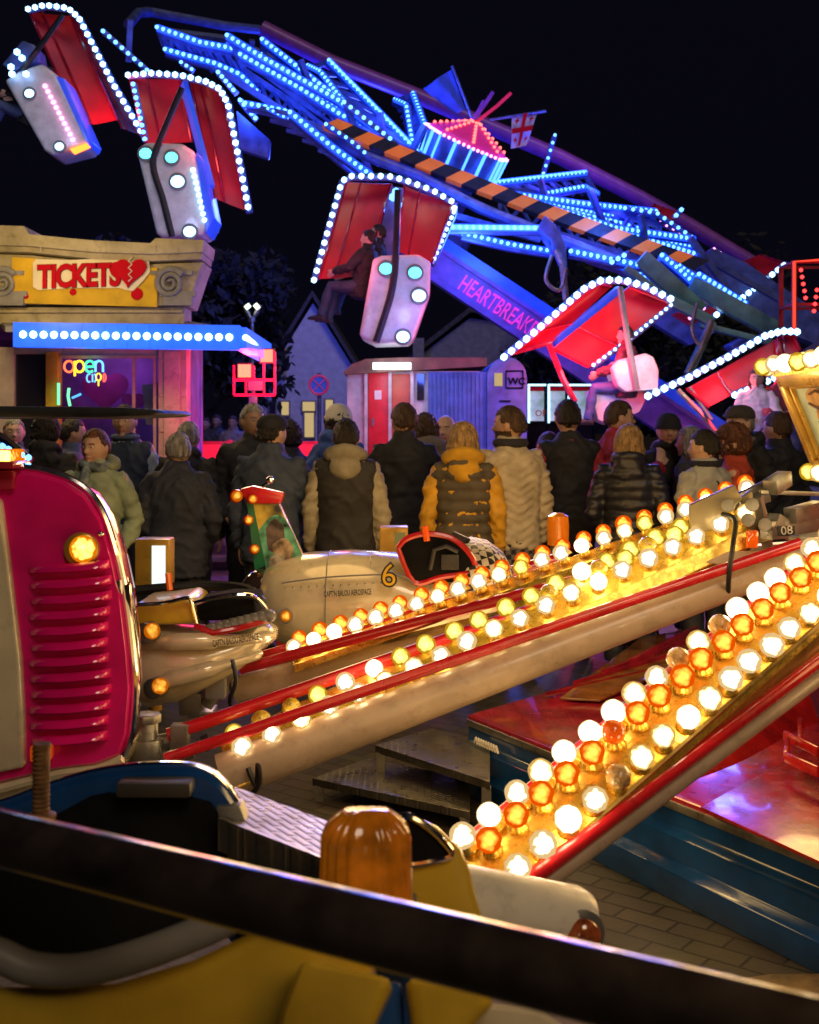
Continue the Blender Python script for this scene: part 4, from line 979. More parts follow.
# metal steps
def steel_tread():
    m = mat('tread plate', (.20,.19,.17), .35, .85, var=.15, rvar=.12, dirt=.4)
    nt = m.node_tree; N = nt.nodes; L = nt.links; b = N['Principled BSDF']
    tc = N.new('ShaderNodeTexCoord'); outs = []
    for ang in (45,):
        mp = N.new('ShaderNodeMapping'); mp.inputs['Rotation'].default_value = (0,0,R(ang)); mp.inputs['Scale'].default_value = (1,1,1)
        L.new(tc.outputs['Object'], mp.inputs['Vector'])
        br = N.new('ShaderNodeTexBrick'); br.inputs['Scale'].default_value = 1; br.inputs['Brick Width'].default_value = .042; br.inputs['Row Height'].default_value = .021; br.inputs['Mortar Size'].default_value = .0065; br.offset = .5; br.inputs['Mortar Smooth'].default_value = .6
        L.new(mp.outputs[0], br.inputs['Vector']); outs.append(br.outputs['Fac'])
    mm = N.new('ShaderNodeMath'); mm.operation = 'MULTIPLY'; mm.inputs[1].default_value = -1; L.new(outs[0], mm.inputs[0])
    bp = N.new('ShaderNodeBump'); bp.inputs['Strength'].default_value = 1; bp.inputs['Distance'].default_value = .0022
    L.new(mm.outputs[0], bp.inputs['Height']); L.new(bp.outputs[0], b.inputs['Normal']); return m
M['tread'] = steel_tread()
st = thing('metal_steps', 'low two tier tread plate steps beside the plinth', 'steps', (-.1,5.8,0))
def G0(px, py, z): 
    Y = (CAMH - z)*F/(py - HY); return P(px, py, Y)
for z, q in ((.10, ((312,778),(368,758),(470,778),(470,812))), (.22, ((375,745),(432,728),(490,742),(490,782)))):
    s_ = MB().prism([G0(x,y,z) for x,y in q], (0,0,-.035)); s_.build('tread', M['tread'], st, bevel=.004)
    lg = MB()
    for x,y in q: p = G0(x,y,z)-V((0,0,.03)); c = G0(sum(a for a,_ in q)/4, sum(b for _,b in q)/4, z); p = p.lerp(V((c.x,c.y,p.z)),.08); lg.beam(p, V((p.x,p.y,0)), .04, .04)
    lg.build('legs', M['steel'], st)

# ------------------------------------------------------------------ gondolas of the near ride
GG = 'gondolas of the bulb lined ride'
# magenta louvred gondola
mg = thing('ride_car', 'glossy magenta gondola with horizontal louvres and round amber lamp', 'gondola', (P(30,600,3.3).x, 3.35, .45), GG)
YM = 3.1
prof_m = [(-80,458),(0,464),(40,469),(66,477),(88,491),(104,515),(117,556),(126,600),(132,650),(135,690),(131,735),(124,756),(100,766),(60,771),(0,785),(-80,800)]
cen = P(40,620,YM)
def mring(s, Y, drop=0): 
    out = []
    for x, y in prof_m:
        p = P(x,y,YM); q = cen + (p-cen)*s; out.append(V((q.x, Y, q.z-drop)))
    return out
MB().loft([mring(.955,YM-.03), mring(.985,YM-.012), mring(1,YM+.02), mring(.97,YM+.12), mring(.80,YM+.3), mring(.5,YM+.5)]).build('body', M['magenta'], mg, angle=50)
lo = MB()
for k in range(12):
    y = 571 + k*15.6; x0, x1 = 29+ (k%3), 110 + 2*math.sin(k)
    pts = [P(x0,y,YM-.028), P(x0+12,y-1,YM-.05), P(70,y-2,YM-.058), P(x1-10,y-5,YM-.058), P(x1,y-7,YM-.03)]
    pts = spline(pts,4); n = len(pts)
    lo.loft([[p+V((0,.004,.013)), p+V((0,-.012*math.sin(PI*i/(n-1))-.004,.007)), p+V((0,-.017*math.sin(PI*i/(n-1))-.004,-.004)), p+V((0,.002,-.010))] for i, p in enumerate(pts)])
lo.build('louvre', M['magenta'], mg, angle=60)
MB().tube(spline([P(x,y,YM-.01) for x,y in prof_m[:12]],4), .0095, 8).build('chrome_trim', M['chrome'], mg)
MB().tube(spline([P(x,y,YM-.012) for x,y in ((122,758),(100,768),(60,773),(0,788))],4), .014, 8).build('lower_trim', M['cream'], mg)
crb = [(-80,472),(0,500),(8,560),(14,610),(20,660),(23,720),(24,768),(-80,790)]
MB().prism([P(x,y,YM-.052) for x,y in crb], (0,.06,0)).build('cream_panel', M['cream'], mg, bevel=.012, seg=3)
MB().prism([P(x,y,YM+.03) for x,y in ((-80,792),(0,778),(70,768),(112,764),(104,790),(60,830),(-80,850))], (0,.5,0)).build('belly', M['cream'], mg, bevel=.03, seg=3)
wn_ = MB().prism([P(x,y,YM+.06) for x,y in ((120,560),(130,590),(137,640),(139,690),(136,735),(126,752),(122,700))], (0,.04,0)); wn_.build('side_window', M['glass'], mg, bevel=.006)
zg = MB()
for a, b in (((117,597),(129,585)),((117,675),(131,652)),((118,580),(122,700)),((128,585),(136,690))): zg.beam(P(*a,YM-.02), P(*b,YM+.03), .012, .012)
zg.build('chrome_bracket', M['chrome'], mg)
lh = MB().lathe([(.044,0),(.044,.02),(.036,.026)], P(83,549,YM-.025), (0,-1,0), 24).build('lamp_ring', M['goldpaint'], mg)
MB().sphere(P(83,549,YM-.05), (.035,.022,.035), 20, 12).build('amber_lens', glow('amber lamp lit', (1,.62,.10), 6, (1,.24,.0), .8, .0, .45), lh)
b2 = MB().box(P(5,456,YM-.02), (.07,.12,.035)).build('amber_marker', G['amberlit'], mg, bevel=.01)
MB().box(P(5,464,YM-.02), (.09,.14,.02)).box(P(0,479,YM),(.1,.1,.05)).build('marker_base', M['dark_red'], mg, bevel=.008)
bt = MB()
for p in along([P(-10,440,YM+.05),P(14,452,YM+.02),P(32,459,YM)], .022): bt.ico(p, .009)
bt.build('blue_led_string', G['led'], mg)
rr = MB().tube(spline([P(-5,436,YM+.08),P(12,448,YM+.06),P(28,462,YM+.04)]), .018, 8); rr.build('clear_guard', M['chrome'], mg)
for x,y in ((102,487),(95,506)): pass
sc = MB()
for x,y in ((47,676),(101,534),(97,563)): sc.sphere(P(x,y,YM-.032), .008, 8, 6)
sc.build('screw', M['chrome'], mg)
MB().box(P(42,752,YM-.06), (.05,.05,.04)).build('rear_marker', M['unlit_o'], mg, bevel=.008)
wg = MB().prism([P(x,y,YM) for x,y in ((-120,405),(0,406),(120,407),(150,409),(159,413),(150,416),(100,418),(0,418),(-120,418))], (0,.5,0)); wg.build('roof_wing', M['black'], mg, bevel=.01)
MB().tube([P(-70,415,YM+.25), P(-70,470,YM+.25)], .03, 10).build('wing_strut', M['steel'], mg)

# small rocket gondola
sp_ = thing('ride_car', 'small cream rocket gondola with amber tail lamps and dark cockpit', 'gondola', P(205,700,4.35), GG)
YS = 4.3
def plane_ring(x, zt_, zb_, yw, n=20, sq=.75, shift=0):
    c = P(x, (zt_+zb_)/2, YS); hh = (zb_-zt_)/2/F*YS; out = []
    for k in range(n):
        a = 2*PI*k/n; ca, sa = math.cos(a), math.sin(a)
        out.append(V((c.x+shift*0, c.y + yw*math.copysign(abs(ca)**sq, ca), c.z + hh*math.copysign(abs(sa)**sq, sa))))
    return out
MB().loft([plane_ring(134,632,690,.10), plane_ring(140,624,697,.16), plane_ring(155,622,703,.2), plane_ring(185,626,697,.23), plane_ring(215,629,682,.22), plane_ring(245,626,665,.19), plane_ring(266,622,647,.12), plane_ring(277,628,638,.05)]).build('hull', M['cream'], sp_, angle=60)
kb = MB()
for y0, y1 in ((646,641),(684,655)): kb.tube(spline([P(138,y0,YS-.15),P(170,y0-4,YS-.23),P(220,(y0+y1)/2-3,YS-.21),P(262,y1-2,YS-.10)]), [.02]*6+[.03]*6+[.02]*6+[.008], 10)
kb.build('side_pod', M['cream'], sp_)
for x,y in ((152,631),(160,686)):
    h_ = MB().lathe([(.035,0),(.035,.05),(.028,.055)], P(x,y,YS-.21), (-.35,-1,0), 18).build('lamp_ring', M['steel'], sp_)
    MB().sphere(P(x,y,YS-.26), (.028,.022,.028), 16, 10).build('amber_lens', glow('amber tail lamp', (1,.5,.06), 1.8, (.85,.17,0), .6, .02, .5) if 'amber tail lamp' not in bpy.data.materials else bpy.data.materials['amber tail lamp'], h_)
tb = MB().prism([P(x,y,YS-.14) for x,y in ((134,604),(160,602),(186,598),(194,603),(197,624),(134,626))], (0,.3,0)); tb.build('rear_cowl', M['yellow'], sp_, bevel=.015, seg=3)
MB().prism([P(x,y,YS-.12) for x,y in ((194,603),(225,598),(255,598),(256,620),(198,622))], (0,.26,0)).build('cockpit_opening', M['dark'], sp_, bevel=.02)
MB().tube(spline([P(134,605,YS-.16),P(165,603,YS-.17),P(187,598,YS-.17),P(192,604,YS-.17),P(197,624,YS-.17)]), .007, 8).tube(spline([P(194,604,YS-.16),P(215,598,YS-.17),P(245,595,YS-.16),P(258,600,YS-.13),P(270,615,YS-.08)]), .009, 8).build('chrome_trim', M['chrome'], sp_)
MB().tube(spline([P(134,591,YS+.2),P(170,588,YS+.2),P(215,586,YS+.2),P(248,590,YS+.15),P(262,603,YS+.05)]), .02, 8).build('far_rim', M['black'], sp_)
pdm = MB()
for k in range(9): p = P(212,630,YS-.2).lerp(P(268,616,YS-.12), k/8); pdm.sphere(p, (.03,.035,.024), 10, 7)
pdm.build('padded_edge', M['grey'], sp_)
MB().tube([P(195,626,YS-.22),P(213,633,YS-.235),P(240,628,YS-.215),P(268,620,YS-.13)], .011, 8).build('red_stripe', M['red_paint'], sp_)
MB().tube([P(170,590,YS-.05), P(168,573,YS-.05)], .011, 8).build('lever', M['unlit_o'], sp_)
sd = (P(250,634,YS-.21)-P(213,643,YS-.23))
text("CAPT'N BALOU AEROSPACE", 'lettering', P(213,647,YS-.272), (1,.20,.13), (0,0,1), .032, M['black'], sp_, ext=.001, off=.0004, xs=.38)
un = MB()
for x0,y0,x1,y1,w_ in ((190,690,196,712,.08),(215,675,222,690,.09),(200,708,206,714,.09)): un.box((P((x0+x1)/2,(y0+y1)/2,YS+.05)), (w_,.12,(y1-y0)/F*YS))
un.tube([P(206,706,YS), P(232,668,YS)], .025, 10).build('underframe', M['steel'], sp_, bevel=.006)
MB().tube(spline([P(232,660,YS-.2),P(236,680,YS-.22),P(230,700,YS-.2),P(234,712,YS-.1)]), .008, 8).build('cable', M['black'], sp_)
cb = MB().box(P(216,688,YS-.12), (.07,.05,.07)); cb.build('junction_box', M['grey'], sp_, bevel=.008)

# lit lamp boxes on far gondolas
for x0,y0,x1,y1,Y,lab,lit in ((138,538,172,588,4.9,'upright lamp box with bright white face and gold rim behind the small rocket gondola',2.2),(380,526,408,560,5.6,'dim yellowish lamp box behind the red cockpit rim',.35)):
    t = thing('lamp_box', lab, 'lamp box', P((x0+x1)/2,y1+14,Y))
    a, b = P(x0,y0,Y), P(x1,y1,Y)
    MB().box(((a.x+b.x)/2,Y,(a.z+b.z)/2),(b.x-a.x,.12,a.z-b.z)).tube([V(((a.x+b.x)/2,Y,b.z)),V(((a.x+b.x)/2,Y,b.z-.5))],.03,8).build('housing', M['goldpaint'], t, bevel=.008)
    MB().box(((a.x+b.x)/2+.028,Y-.062,(a.z+b.z)/2-.005),(b.x-a.x-.085,.01,a.z-b.z-.04)).build('lit_face', glow('lamp face %.1f' % lit, (.85,.95,1) if lit > 1 else (1,.75,.2), lit*.55), t)

# plane gondola number six
p6 = thing('plane_car', 'cream plane gondola numbered 6 with painted tail fin, red cockpit rim and checkered nose', 'gondola', P(370,640,5.05), GG)
Y6 = 5.0
def r6(x, zt_, zb_, yw, n=24, sq=.8):
    c = P(x,(zt_+zb_)/2,Y6); hh = (zb_-zt_)/2/F*Y6
    return [V((c.x, c.y+yw*math.copysign(abs(math.cos(a))**sq, math.cos(a)), c.z+hh*math.copysign(abs(math.sin(a))**sq, math.sin(a)))) for a in [2*PI*k/n for k in range(n)]]
MB().loft([r6(262,572,626,.15), r6(268,566,634,.19), r6(280,560,640,.22), r6(305,553,645,.25), r6(350,550,648,.27), r6(396,553,648,.28), r6(420,562,646,.28), r6(474,566,636,.25), r6(500,570,625,.17), r6(512,580,610,.08)]).build('fuselage', M['cream'], p6, angle=55)
eh = MB().lathe([(.14,0),(.125,.03),(.10,.04),(.085,-.05),(.001,-.07)], P(264,598,Y6), (-1,-.25,0), 24); eh.build('exhaust', M['black'], p6)
MB().lathe([(.145,0),(.15,-.03),(.14,-.06)], P(264,598,Y6), (-1,-.25,0), 24).build('exhaust_ring', M['chrome'], p6)
MB().sphere(P(262,592,Y6-.05), (.09,.11,.095), 18, 12).build('exhaust_dome', mat('smoked dome', (.03,.02,.02), .08, var=.2, coat=1), p6)
yf = Y6-.02
fin = [(247,502),(279,503),(308,566),(256,580)]
tf = MB().prism([P(x,y,yf) for x,y in fin], (0,.05,0)).build('tail_fin', mat('painted fin', (.50,.36,.05), .4, var=.5, vscale=9, coat=.4), p6, bevel=.008)
MB().prism([P(x,y,yf-.004) for x,y in ((247,503),(253,503),(268,577),(256,580))], (0,.058,0)).build('fin_edge', M['green'], tf)
fpm = [mat('fin painting %d' % k, c, .45, var=.5, vscale=22) for k, c in enumerate(((.10,.34,.22),(.10,.07,.06),(.34,.24,.15),(.38,.33,.27)))]
for k, (mi_, pts) in enumerate(((0,((259,530),(272,516),(286,520),(302,556),(300,564),(268,573),(261,555))),(1,((266,528),(274,519),(283,526),(284,542),(276,552),(268,548))),(2,((272,545),(284,538),(293,548),(290,560),(278,566))),(3,((270,558),(280,553),(286,562),(278,571),(269,572))))):
    MB().prism([p for p in spline([P(x,y,yf-.003-.0012*k) for x,y in pts+(pts[0],)],5)[:-1]], (0,.003,0)).build('fin_painting', fpm[mi_], tf)
MB().prism([P(x,y,yf-.008) for x,y in ((240,489),(252,486),(284,493),(281,504),(247,504))], (0,.066,0)).build('fin_cap', M['red_paint'], tf, bevel=.01)
for x,y,s in ((237,496,1.3),(253,499,1),(249,520,1),(255,549,1)):
    h_ = MB().lathe([(.021*s,0),(.021*s,.012)], P(x,y,yf-.01), (-.2,-1,0), 14).build('lamp_ring', M['red_paint'], tf)
    MB().sphere(P(x,y,yf-.03), .018*s, 12, 8).build('amber_lens', bpy.data.materials['amber tail lamp'], h_)
MB().tube([P(262,487,yf),P(268,483,yf)], .008, 6).sphere(P(270,480,yf), .016, 10, 8).build('fin_antenna', M['chrome'], tf)
cko = [(398,548),(405,540),(418,535),(432,534),(448,537),(460,544),(468,552),(474,562),(474,571),(440,577),(414,582)]
MB().prism([P(x,y,Y6-.285) for x,y in cko], (0,.10,-.05)).build('cockpit_opening', M['dark'], p6, bevel=.01)
MB().tube(spline([P(x,y,Y6-.28) for x,y in cko+[cko[0]]],4), .012, 8).build('cockpit_rim', M['red_paint'], p6)
sb = MB().box(P(450,562,Y6-.29), (.07,.02,.06)).tube([P(430,570,Y6-.30),P(434,550,Y6-.30),P(446,546,Y6-.30),P(458,552,Y6-.30)], .010, 8); sb.build('control_stick', M['seat'], p6, bevel=.01)
MB().tube([P(427,541,Y6-.3), P(425,526,Y6-.3)], .013, 8).build('lever', M['unlit_o'], p6)
ws = MB().prism([P(453,531,Y6-.1),P(466,537,Y6-.1),P(464,546,Y6-.1),P(450,540,Y6-.1)], (.02,.03,-.01)); ws.build('windshield', M['seat'], p6)
def checker():
    m = mat('checker paint', (.5,.5,.5), .6); nt = m.node_tree; N = nt.nodes; L = nt.links
    tc = N.new('ShaderNodeTexCoord'); ck = N.new('ShaderNodeTexChecker'); ck.inputs['Scale'].default_value = 40; ck.inputs['Color1'].default_value = (.012,.012,.012,1); ck.inputs['Color2'].default_value = (.62,.56,.42,1)
    mp = N.new('ShaderNodeMapping'); mp.inputs['Scale'].default_value = (.92,.6,.92); mp.inputs['Rotation'].default_value = (0,R(12),0)
    L.new(tc.outputs['Object'], mp.inputs['Vector']); L.new(mp.outputs[0], ck.inputs['Vector']); L.new(ck.outputs[0], N['Principled BSDF'].inputs['Base Color']); return m
MB().loft([r6(462,540,600,.29), r6(472,538,606,.31), r6(488,541,606,.29), r6(502,551,602,.22), r6(511,566,596,.12)]).build('checkered_nose', checker(), p6, angle=60)
text('6', 'number', P(381,586,Y6-.315), (1,0,.03), (0,0,1), .125, M['black'], p6, ext=.002, off=.006)
text('6', 'number_fill', P(381,586,Y6-.32), (1,0,.03), (0,0,1), .125, M['sign_yellow'], p6, ext=.002, off=-.001)
text("CAPT'N BALOU AEROSPACE", 'lettering', P(324,597,Y6-.285), (1,-.02,.06), (0,0,1), .032, M['black'], p6, ext=.001, off=.0004, xs=.46)
MB().tube([P(275,640,Y6),P(560,560,5.2)], .035, 10).build('support_rail', M['red_paint'], p6)
for x,y in ((286,616),):
    h_ = MB().lathe([(.03,0),(.03,.02)], P(x,y,Y6-.24), (0,-1,0), 14).build('lamp_ring', M['steel'], p6); MB().sphere(P(x,y,Y6-.265), .022, 12, 8).build('amber_lens', bpy.data.materials['amber tail lamp'], h_)

sm = MB()
for xx in (330, 372):
    r_ = r6(xx, 551.2, 648, .268); sm.tube([p*1 for p in r_[2:23]], .0022, 5)
sm.tube(spline([P(282,583,Y6-.235),P(330,577,Y6-.272),P(396,575,Y6-.288),P(414,584,Y6-.29)]), .0035, 6)
sm.build('panel_seam', M['grey'], p6)
rv = MB()
for k in range(16): rv.sphere(P(285+8*k, 588-.45*k, Y6-.245-.0025*min(k,12)), .0042, 6, 4)
rv.build('rivet', M['steel'], p6)

# distant amber beacon
bc = thing('amber_beacon', 'ribbed amber beacon standing beyond the rear bulb row', 'beacon', P(558,552,5.4))
MB().lathe([(.048,0),(.05,.09),(.046,.13),(.02,.145)], P(558,545,5.4), (0,0,1), 20).build('lens', M['amber'], bc)
MB().tube([P(558,610,5.4), P(558,545,5.4)], .035, 10).build('stem', M['steel'], bc)

# ------------------------------------------------------------------ foreground gondola
fg = thing('open_ride_car', 'nearest open gondola with teal rim, dark seat well, tread plate arm and yellow flank', 'gondola', P(180,1000,1.8), GG)
YF = 2.15
def FP(x, y, Y=YF): return P(x, y, Y)
rim = [(-60,815),(0,806),(40,792),(80,779),(120,771),(165,768),(200,771),(222,784),(238,806),(246,826)]
rp = spline([FP(x,y) for x,y in rim], 4)
sh = MB(); n = len(rp)
sh.loft([[p+V((0,.02,.008)), p+V((0,-.012,.010)), p+V((0,-.03,-.002)), p+V((0,-.033,-.055)), p+V((0,.06,-.3)), p+V((0,.12,-.3)), p+V((0,.05,-.02))] for p in rp]).build('shell', M['blue'], fg, angle=50)
MB().tube([p+V((0,-.01,.011)) for p in rp], .0045, 6).build('rim_trim', M['chrome'], fg)
inner = [(-60,850),(0,838),(60,812),(90,796),(110,792),(128,797),(190,796),(212,802),(222,822),(226,850),(240,900),(100,960),(-60,960)]
MB().prism([FP(x,y,YF-.035) for x,y in inner], (0,.02,0)).build('seat_well', M['dark'], fg, bevel=.006)
MB().box(FP(156,787,YF-.06), (.13,.05,.026)).build('back_pad', mat('pad vinyl', (.05,.045,.04), .4), fg, bevel=.008)
MB().prism([FP(x,y,YF-.04) for x,y in ((215,806),(240,806),(252,838),(262,900),(232,905),(226,850))], (0,.05,0)).build('steel_cheek', M['steel'], fg, bevel=.006)
tp_ = [P(222,812,2.1), P(262,797,2.38), P(352,838,2.2), P(330,862,1.95)]
MB().prism([P(218,818,2.08), P(254,803,2.35), P(350,832,2.25), P(332,862,2.0)], (0,0,-.006)).build('tread_arm_top', M['tread'], fg)
MB().prism([P(218,819,2.078)-V((0,0,.004)), P(332,863,1.998)-V((0,0,.004)), P(332,863,1.998)-V((0,0,.055)), P(218,819,2.078)-V((0,0,.055))], (0,.2,-.0)).build('tread_arm_side', M['tread'], fg, smooth=False)
MB().prism([P(236,875,2.0), P(340,905,1.9), P(340,960,1.9), P(236,960,2.0)], (0,.02,0)).build('arm_underside', M['dark'], fg)
# grip handle
gc = FP(41,816,1.95)
gr = MB().tube([gc, gc+V((.002,0,.115))], .0128, 14)
for k in range(14): z = .008+k*.0076; gr.lathe([(.0128,0),(.0142,.0018),(.0142,.004),(.0128,.0055)], gc+V((0,0,z)), (0,0,1), 14, False)
gr.lathe([(.024,0),(.024,.006),(.016,.01)], gc+V((0,0,-.004)), (0,0,1), 16); gr.tube([gc+V((.002,0,.112)),gc+V((.002,0,.118))], .0145, 14).build('grip_handle', M['rubber_grip'], fg)
MB().tube([gc+V((0,0,-.2)), gc], .01, 10).build('handle_stem', M['steel'], fg)
# ribbed amber lens
YA = 1.72
mbl = MB(); c = P(366,905,YA); rings = []
for i in range(12):
    z = i/11; hz = .135*z; ww = .064*(1-.06*z) * (1 - max(0,z-.72)**2*6.0)
    rings.append([c + V((ww*math.copysign(abs(math.cos(a))**.6, math.cos(a))*(1+.06*math.cos(a*22)), .045*(1-max(0,z-.7)**2*6)*math.copysign(abs(math.sin(a))**.6, math.sin(a))*(1+.06*math.cos(a*22)), hz*(1-.06*0))) for a in [2*PI*k/88 for k in range(88)]])
def lensmat():
    m = mat('ribbed amber plastic', (.50,.15,.008), .14, var=.35, vscale=18, coat=.6, emit=(1,.30,.01), estr=.05); b = m.node_tree.nodes['Principled BSDF']
    return m
mbl.loft(rings).build('amber_lens', lensmat(), fg, angle=80)
MB().tube([c+V((-.03,.0,.0)), c+V((-.03,0,.1))], .014, 10).build('lens_core', mat('bulb core dark', (.12,.05,.01), .3), fg)
MB().box(c+V((0,0,-.02)), (.15,.12,.035)).build('lens_base', M['black'], fg, bevel=.01)
# yellow air scoop with dark mouth
YO = 1.95
sc_ = MB()
ringsO = []
for s, yy, xo, hw, hh in ((0,0,425,.075,.05),(.25,.06,425,.082,.06),(.6,.1,430,.085,.085),(1,.14,438,.09,.13)):
    pass
oc = [(380,828),(392,819),(410,817),(430,829),(448,847),(450,856),(432,861),(410,864),(392,858)]
fl = [(374,845),(380,872),(396,880),(420,884),(452,882),(466,872),(474,900),(476,935),(420,960),(372,940)]
body = [(372,832),(386,815),(410,812),(438,826),(462,848),(470,870),(476,895),(484,920),(470,940),(420,960),(366,960),(366,880)]
MB().prism([P(x,y,YO-.02) for x,y in body], (0,.12,-.05)).build('scoop', mat('yellow gloss', (.62,.42,.04), .2, coat=.8, var=.1), fg, bevel=.022, seg=4)
MB().prism([P(x,y,YO-.026) for x,y in oc], (0,.03,0)).build('scoop_mouth', M['dark'], fg, bevel=.004)
MB().tube(spline([P(x,y,YO-.028) for x,y in oc+[oc[0]]],4), .006, 8).build('scoop_lip', M['chrome'], fg)
# white pod with tail lamp
pa, pe = P(440,896,2.02), P(583,921,2.12)
ax_ = (pe-pa).normalized()
MB().lathe([(.058,0),(.058,.06),(.057,(pe-pa).length-.02),(.05,(pe-pa).length+.0)], pa, ax_, 28).build('side_pod', M['white_paint'], fg)
dl_ = V((.30,-.95,-.02)).normalized()
h_ = MB().lathe([(.046,-.04),(.046,.012),(.036,.016)], pe+V((-.016,-.046,-.003)), dl_, 24).build('lamp_ring', M['steel'], fg)
MB().sphere(pe+V((-.011,-.062,-.003)), (.034,.02,.034), 18, 10).build('amber_lens', mat('dim amber lens', (.30,.07,.02), .15, coat=.8, var=.3, vscale=60), h_)
# near flank and padded edge below the rail
olive = mat('mustard flank gloss', (.60,.39,.03), .3, coat=.6, var=.12, rvar=.1)
YN = 1.42
MB().prism([P(x,y,YN) for x,y in ((-80,985),(20,985),(110,982),(190,958),(260,925),(330,905),(372,940),(372,1200),(-80,1200))], (0,.3,-.16)).build('flank', olive, fg, bevel=.03, seg=3)
MB().tube(spline([P(x,y,YN-.02) for x,y in ((-80,940),(-10,952),(30,968),(80,970),(140,955),(210,928),(262,902),(300,915))],5), .019, 12).build('padded_edge', M['grey'], fg)
MB().prism([P(x,y,YN+.04) for x,y in ((-80,870),(200,870),(300,880),(220,915),(140,945),(80,962),(30,960),(-80,940))], (0,.02,0)).build('footwell', M['dark'], fg)
MB().prism([P(x,y,YN+.03) for x,y in ((362,985),(402,980),(412,1200),(358,1200))], (0,.3,-.16)).build('blue_inset', M['blue'], fg, bevel=.01)
MB().prism([P(x,y,YN-.06) for x,y in ((300,958),(318,962),(395,978),(372,1030),(360,1200),(240,1200),(280,1010))], (0,.2,-.11)).build('front_fender', olive, fg, bevel=.015, seg=3)
MB().prism([P(x,y,YN+.0) for x,y in ((404,975),(470,985),(500,1000),(470,1030),(450,1200),(418,1200),(412,1040))], (0,.3,-.16)).build('front_wing', olive, fg, bevel=.02, seg=3)
MB().prism([P(x,y,YN+.05) for x,y in ((470,1000),(540,1008),(620,1060),(560,1200),(480,1200))], (0,.3,-.16)).build('cream_wing', M['cream'], fg, bevel=.02, seg=3)
plate = thing('floor_plate', 'worn metal floor plate lying on the paving beside the plinth', 'floor plate', G0(760,990,0))  # added plate standing in for a gold-lit edge of the gondola
MB().prism([G0(x,y,.012) for x, y in ((690,990),(770,979),(860,978),(900,1000),(760,1012))], (0,0,.016)).build('plate', mat('brassy floor plate', (.34,.24,.12), .35, .6, var=.25, rvar=.12, dirt=.5), plate, bevel=.004)
MB().prism([P(x,y,2.12) for x,y in ((330,930),(480,945),(480,1200),(330,1200))], (0,.2,0)).build('hull', M['blue'], fg)

# front handrail the photographer leans on
hr_ = thing('handrail', 'thick dark glossy handrail crossing in front of the nearest gondola', 'railing', (0,1.1,0))
zr = 1.263
def rail_at(px, Y): q = P(px, 0, Y); return V((q.x, q.y, zr))
r0_, r1_ = rail_at(0,1.27), rail_at(819,.852)
dd = (r1_-r0_)
ra, rb2 = r0_-dd*1.2, r1_+dd*.55
MB().tube([ra, rb2], .029, 32).build('rail', mat('dark lacquered tube', (.04,.03,.028), .14, .3, var=.35, vscale=14, rvar=.08, coat=.9, dirt=.3), hr_)
for p in (ra+dd*.05, rb2-dd*.05): MB().tube([V((p.x,p.y,0)), V((p.x,p.y,p.z-.03))], .03, 16).build('post', M['black'], hr_)

# added warm fill: some lamps by the bulb rows, others hung in mid-air
for p, e in ((P(440,700,2.6),4),(P(640,540,3.0),4),(P(350,600,3.3),3),(P(600,490,3.6),5),(V((-.35,4.75,1.6)),8),(V((-.8,6.1,1.7)),20),(V((.45,6.1,1.7)),46),(V((1.8,6.2,1.7)),28),(V((.75,4.5,1.0)),12),(V((1.55,3.35,1.3)),18),(V((.35,3.3,.75)),3.5),(V((1.75,3.0,1.4)),14),(V((.7,.5,1.9)),15),(V((.12,4.35,.78)),14),(P(800,430,3.0),2),(V((-.35,2.7,1.25)),2)):
    lamp('bulb_row_glow', 'POINT', p, e, (1,.62,.22), .28)
# ------------------------------------------------------------------ people
def remesh(mb, voxel, smooth=2):
    bmesh.ops.recalc_face_normals(mb.bm, faces=mb.bm.faces)
    me = bpy.data.meshes.new('tmp'); mb.bm.to_mesh(me); mb.bm.free()
    o = bpy.data.objects.new('tmp', me); COL.objects.link(o)
    m = o.modifiers.new('r', 'REMESH'); m.mode = 'VOXEL'; m.voxel_size = voxel
    s = o.modifiers.new('s', 'SMOOTH'); s.factor = .5; s.iterations = smooth
    bpy.context.view_layer.update()
    r = bpy.data.meshes.new_from_object(o.evaluated_get(bpy.context.evaluated_depsgraph_get()))
    bpy.data.objects.remove(o); bpy.data.meshes.remove(me)
    r.polygons.foreach_set('use_smooth', [True]*len(r.polygons))
    return r
def displace(me, fn):
    n = len(me.vertices); co = [0.0]*(3*n); no = [0.0]*(3*n)
    me.vertices.foreach_get('co', co); me.vertices.foreach_get('normal', no)
    for i in range(0, 3*n, 3):
        d = fn(V(co[i:i+3])); co[i] += no[i]*d; co[i+1] += no[i+1]*d; co[i+2] += no[i+2]*d
    me.vertices.foreach_set('co', co); me.update()
SK = {}
def skin(i):
    if i not in SK: SK[i] = mat('skin %d' % i, ((.50,.29,.20),(.42,.24,.16),(.56,.34,.25))[i], .5, var=.08, vscale=20)
    return SK[i]
def fabric(name, col, rough=.7, bump=.12, bscale=220, var=.12):
    k = 'fabric ' + name
    return bpy.data.materials[k] if k in bpy.data.materials else mat(k, col, rough, var=var, vscale=9, bump=bump, bscale=bscale)
HAIRM = {}
def hairmat(name):
    c = dict(dark=(.018,.012,.009), brown=(.07,.035,.018), grey=(.28,.26,.25), blonde=(.36,.22,.09), auburn=(.13,.045,.018), white=(.55,.53,.5))[name]
    if name not in HAIRM: HAIRM[name] = mat('hair '+name, c, .45, var=.35, vscale=14, bump=.9, bscale=55, stretch=(3,3,.35))
    return HAIRM[name]
lipm = mat('lips', (.36,.12,.10), .5)

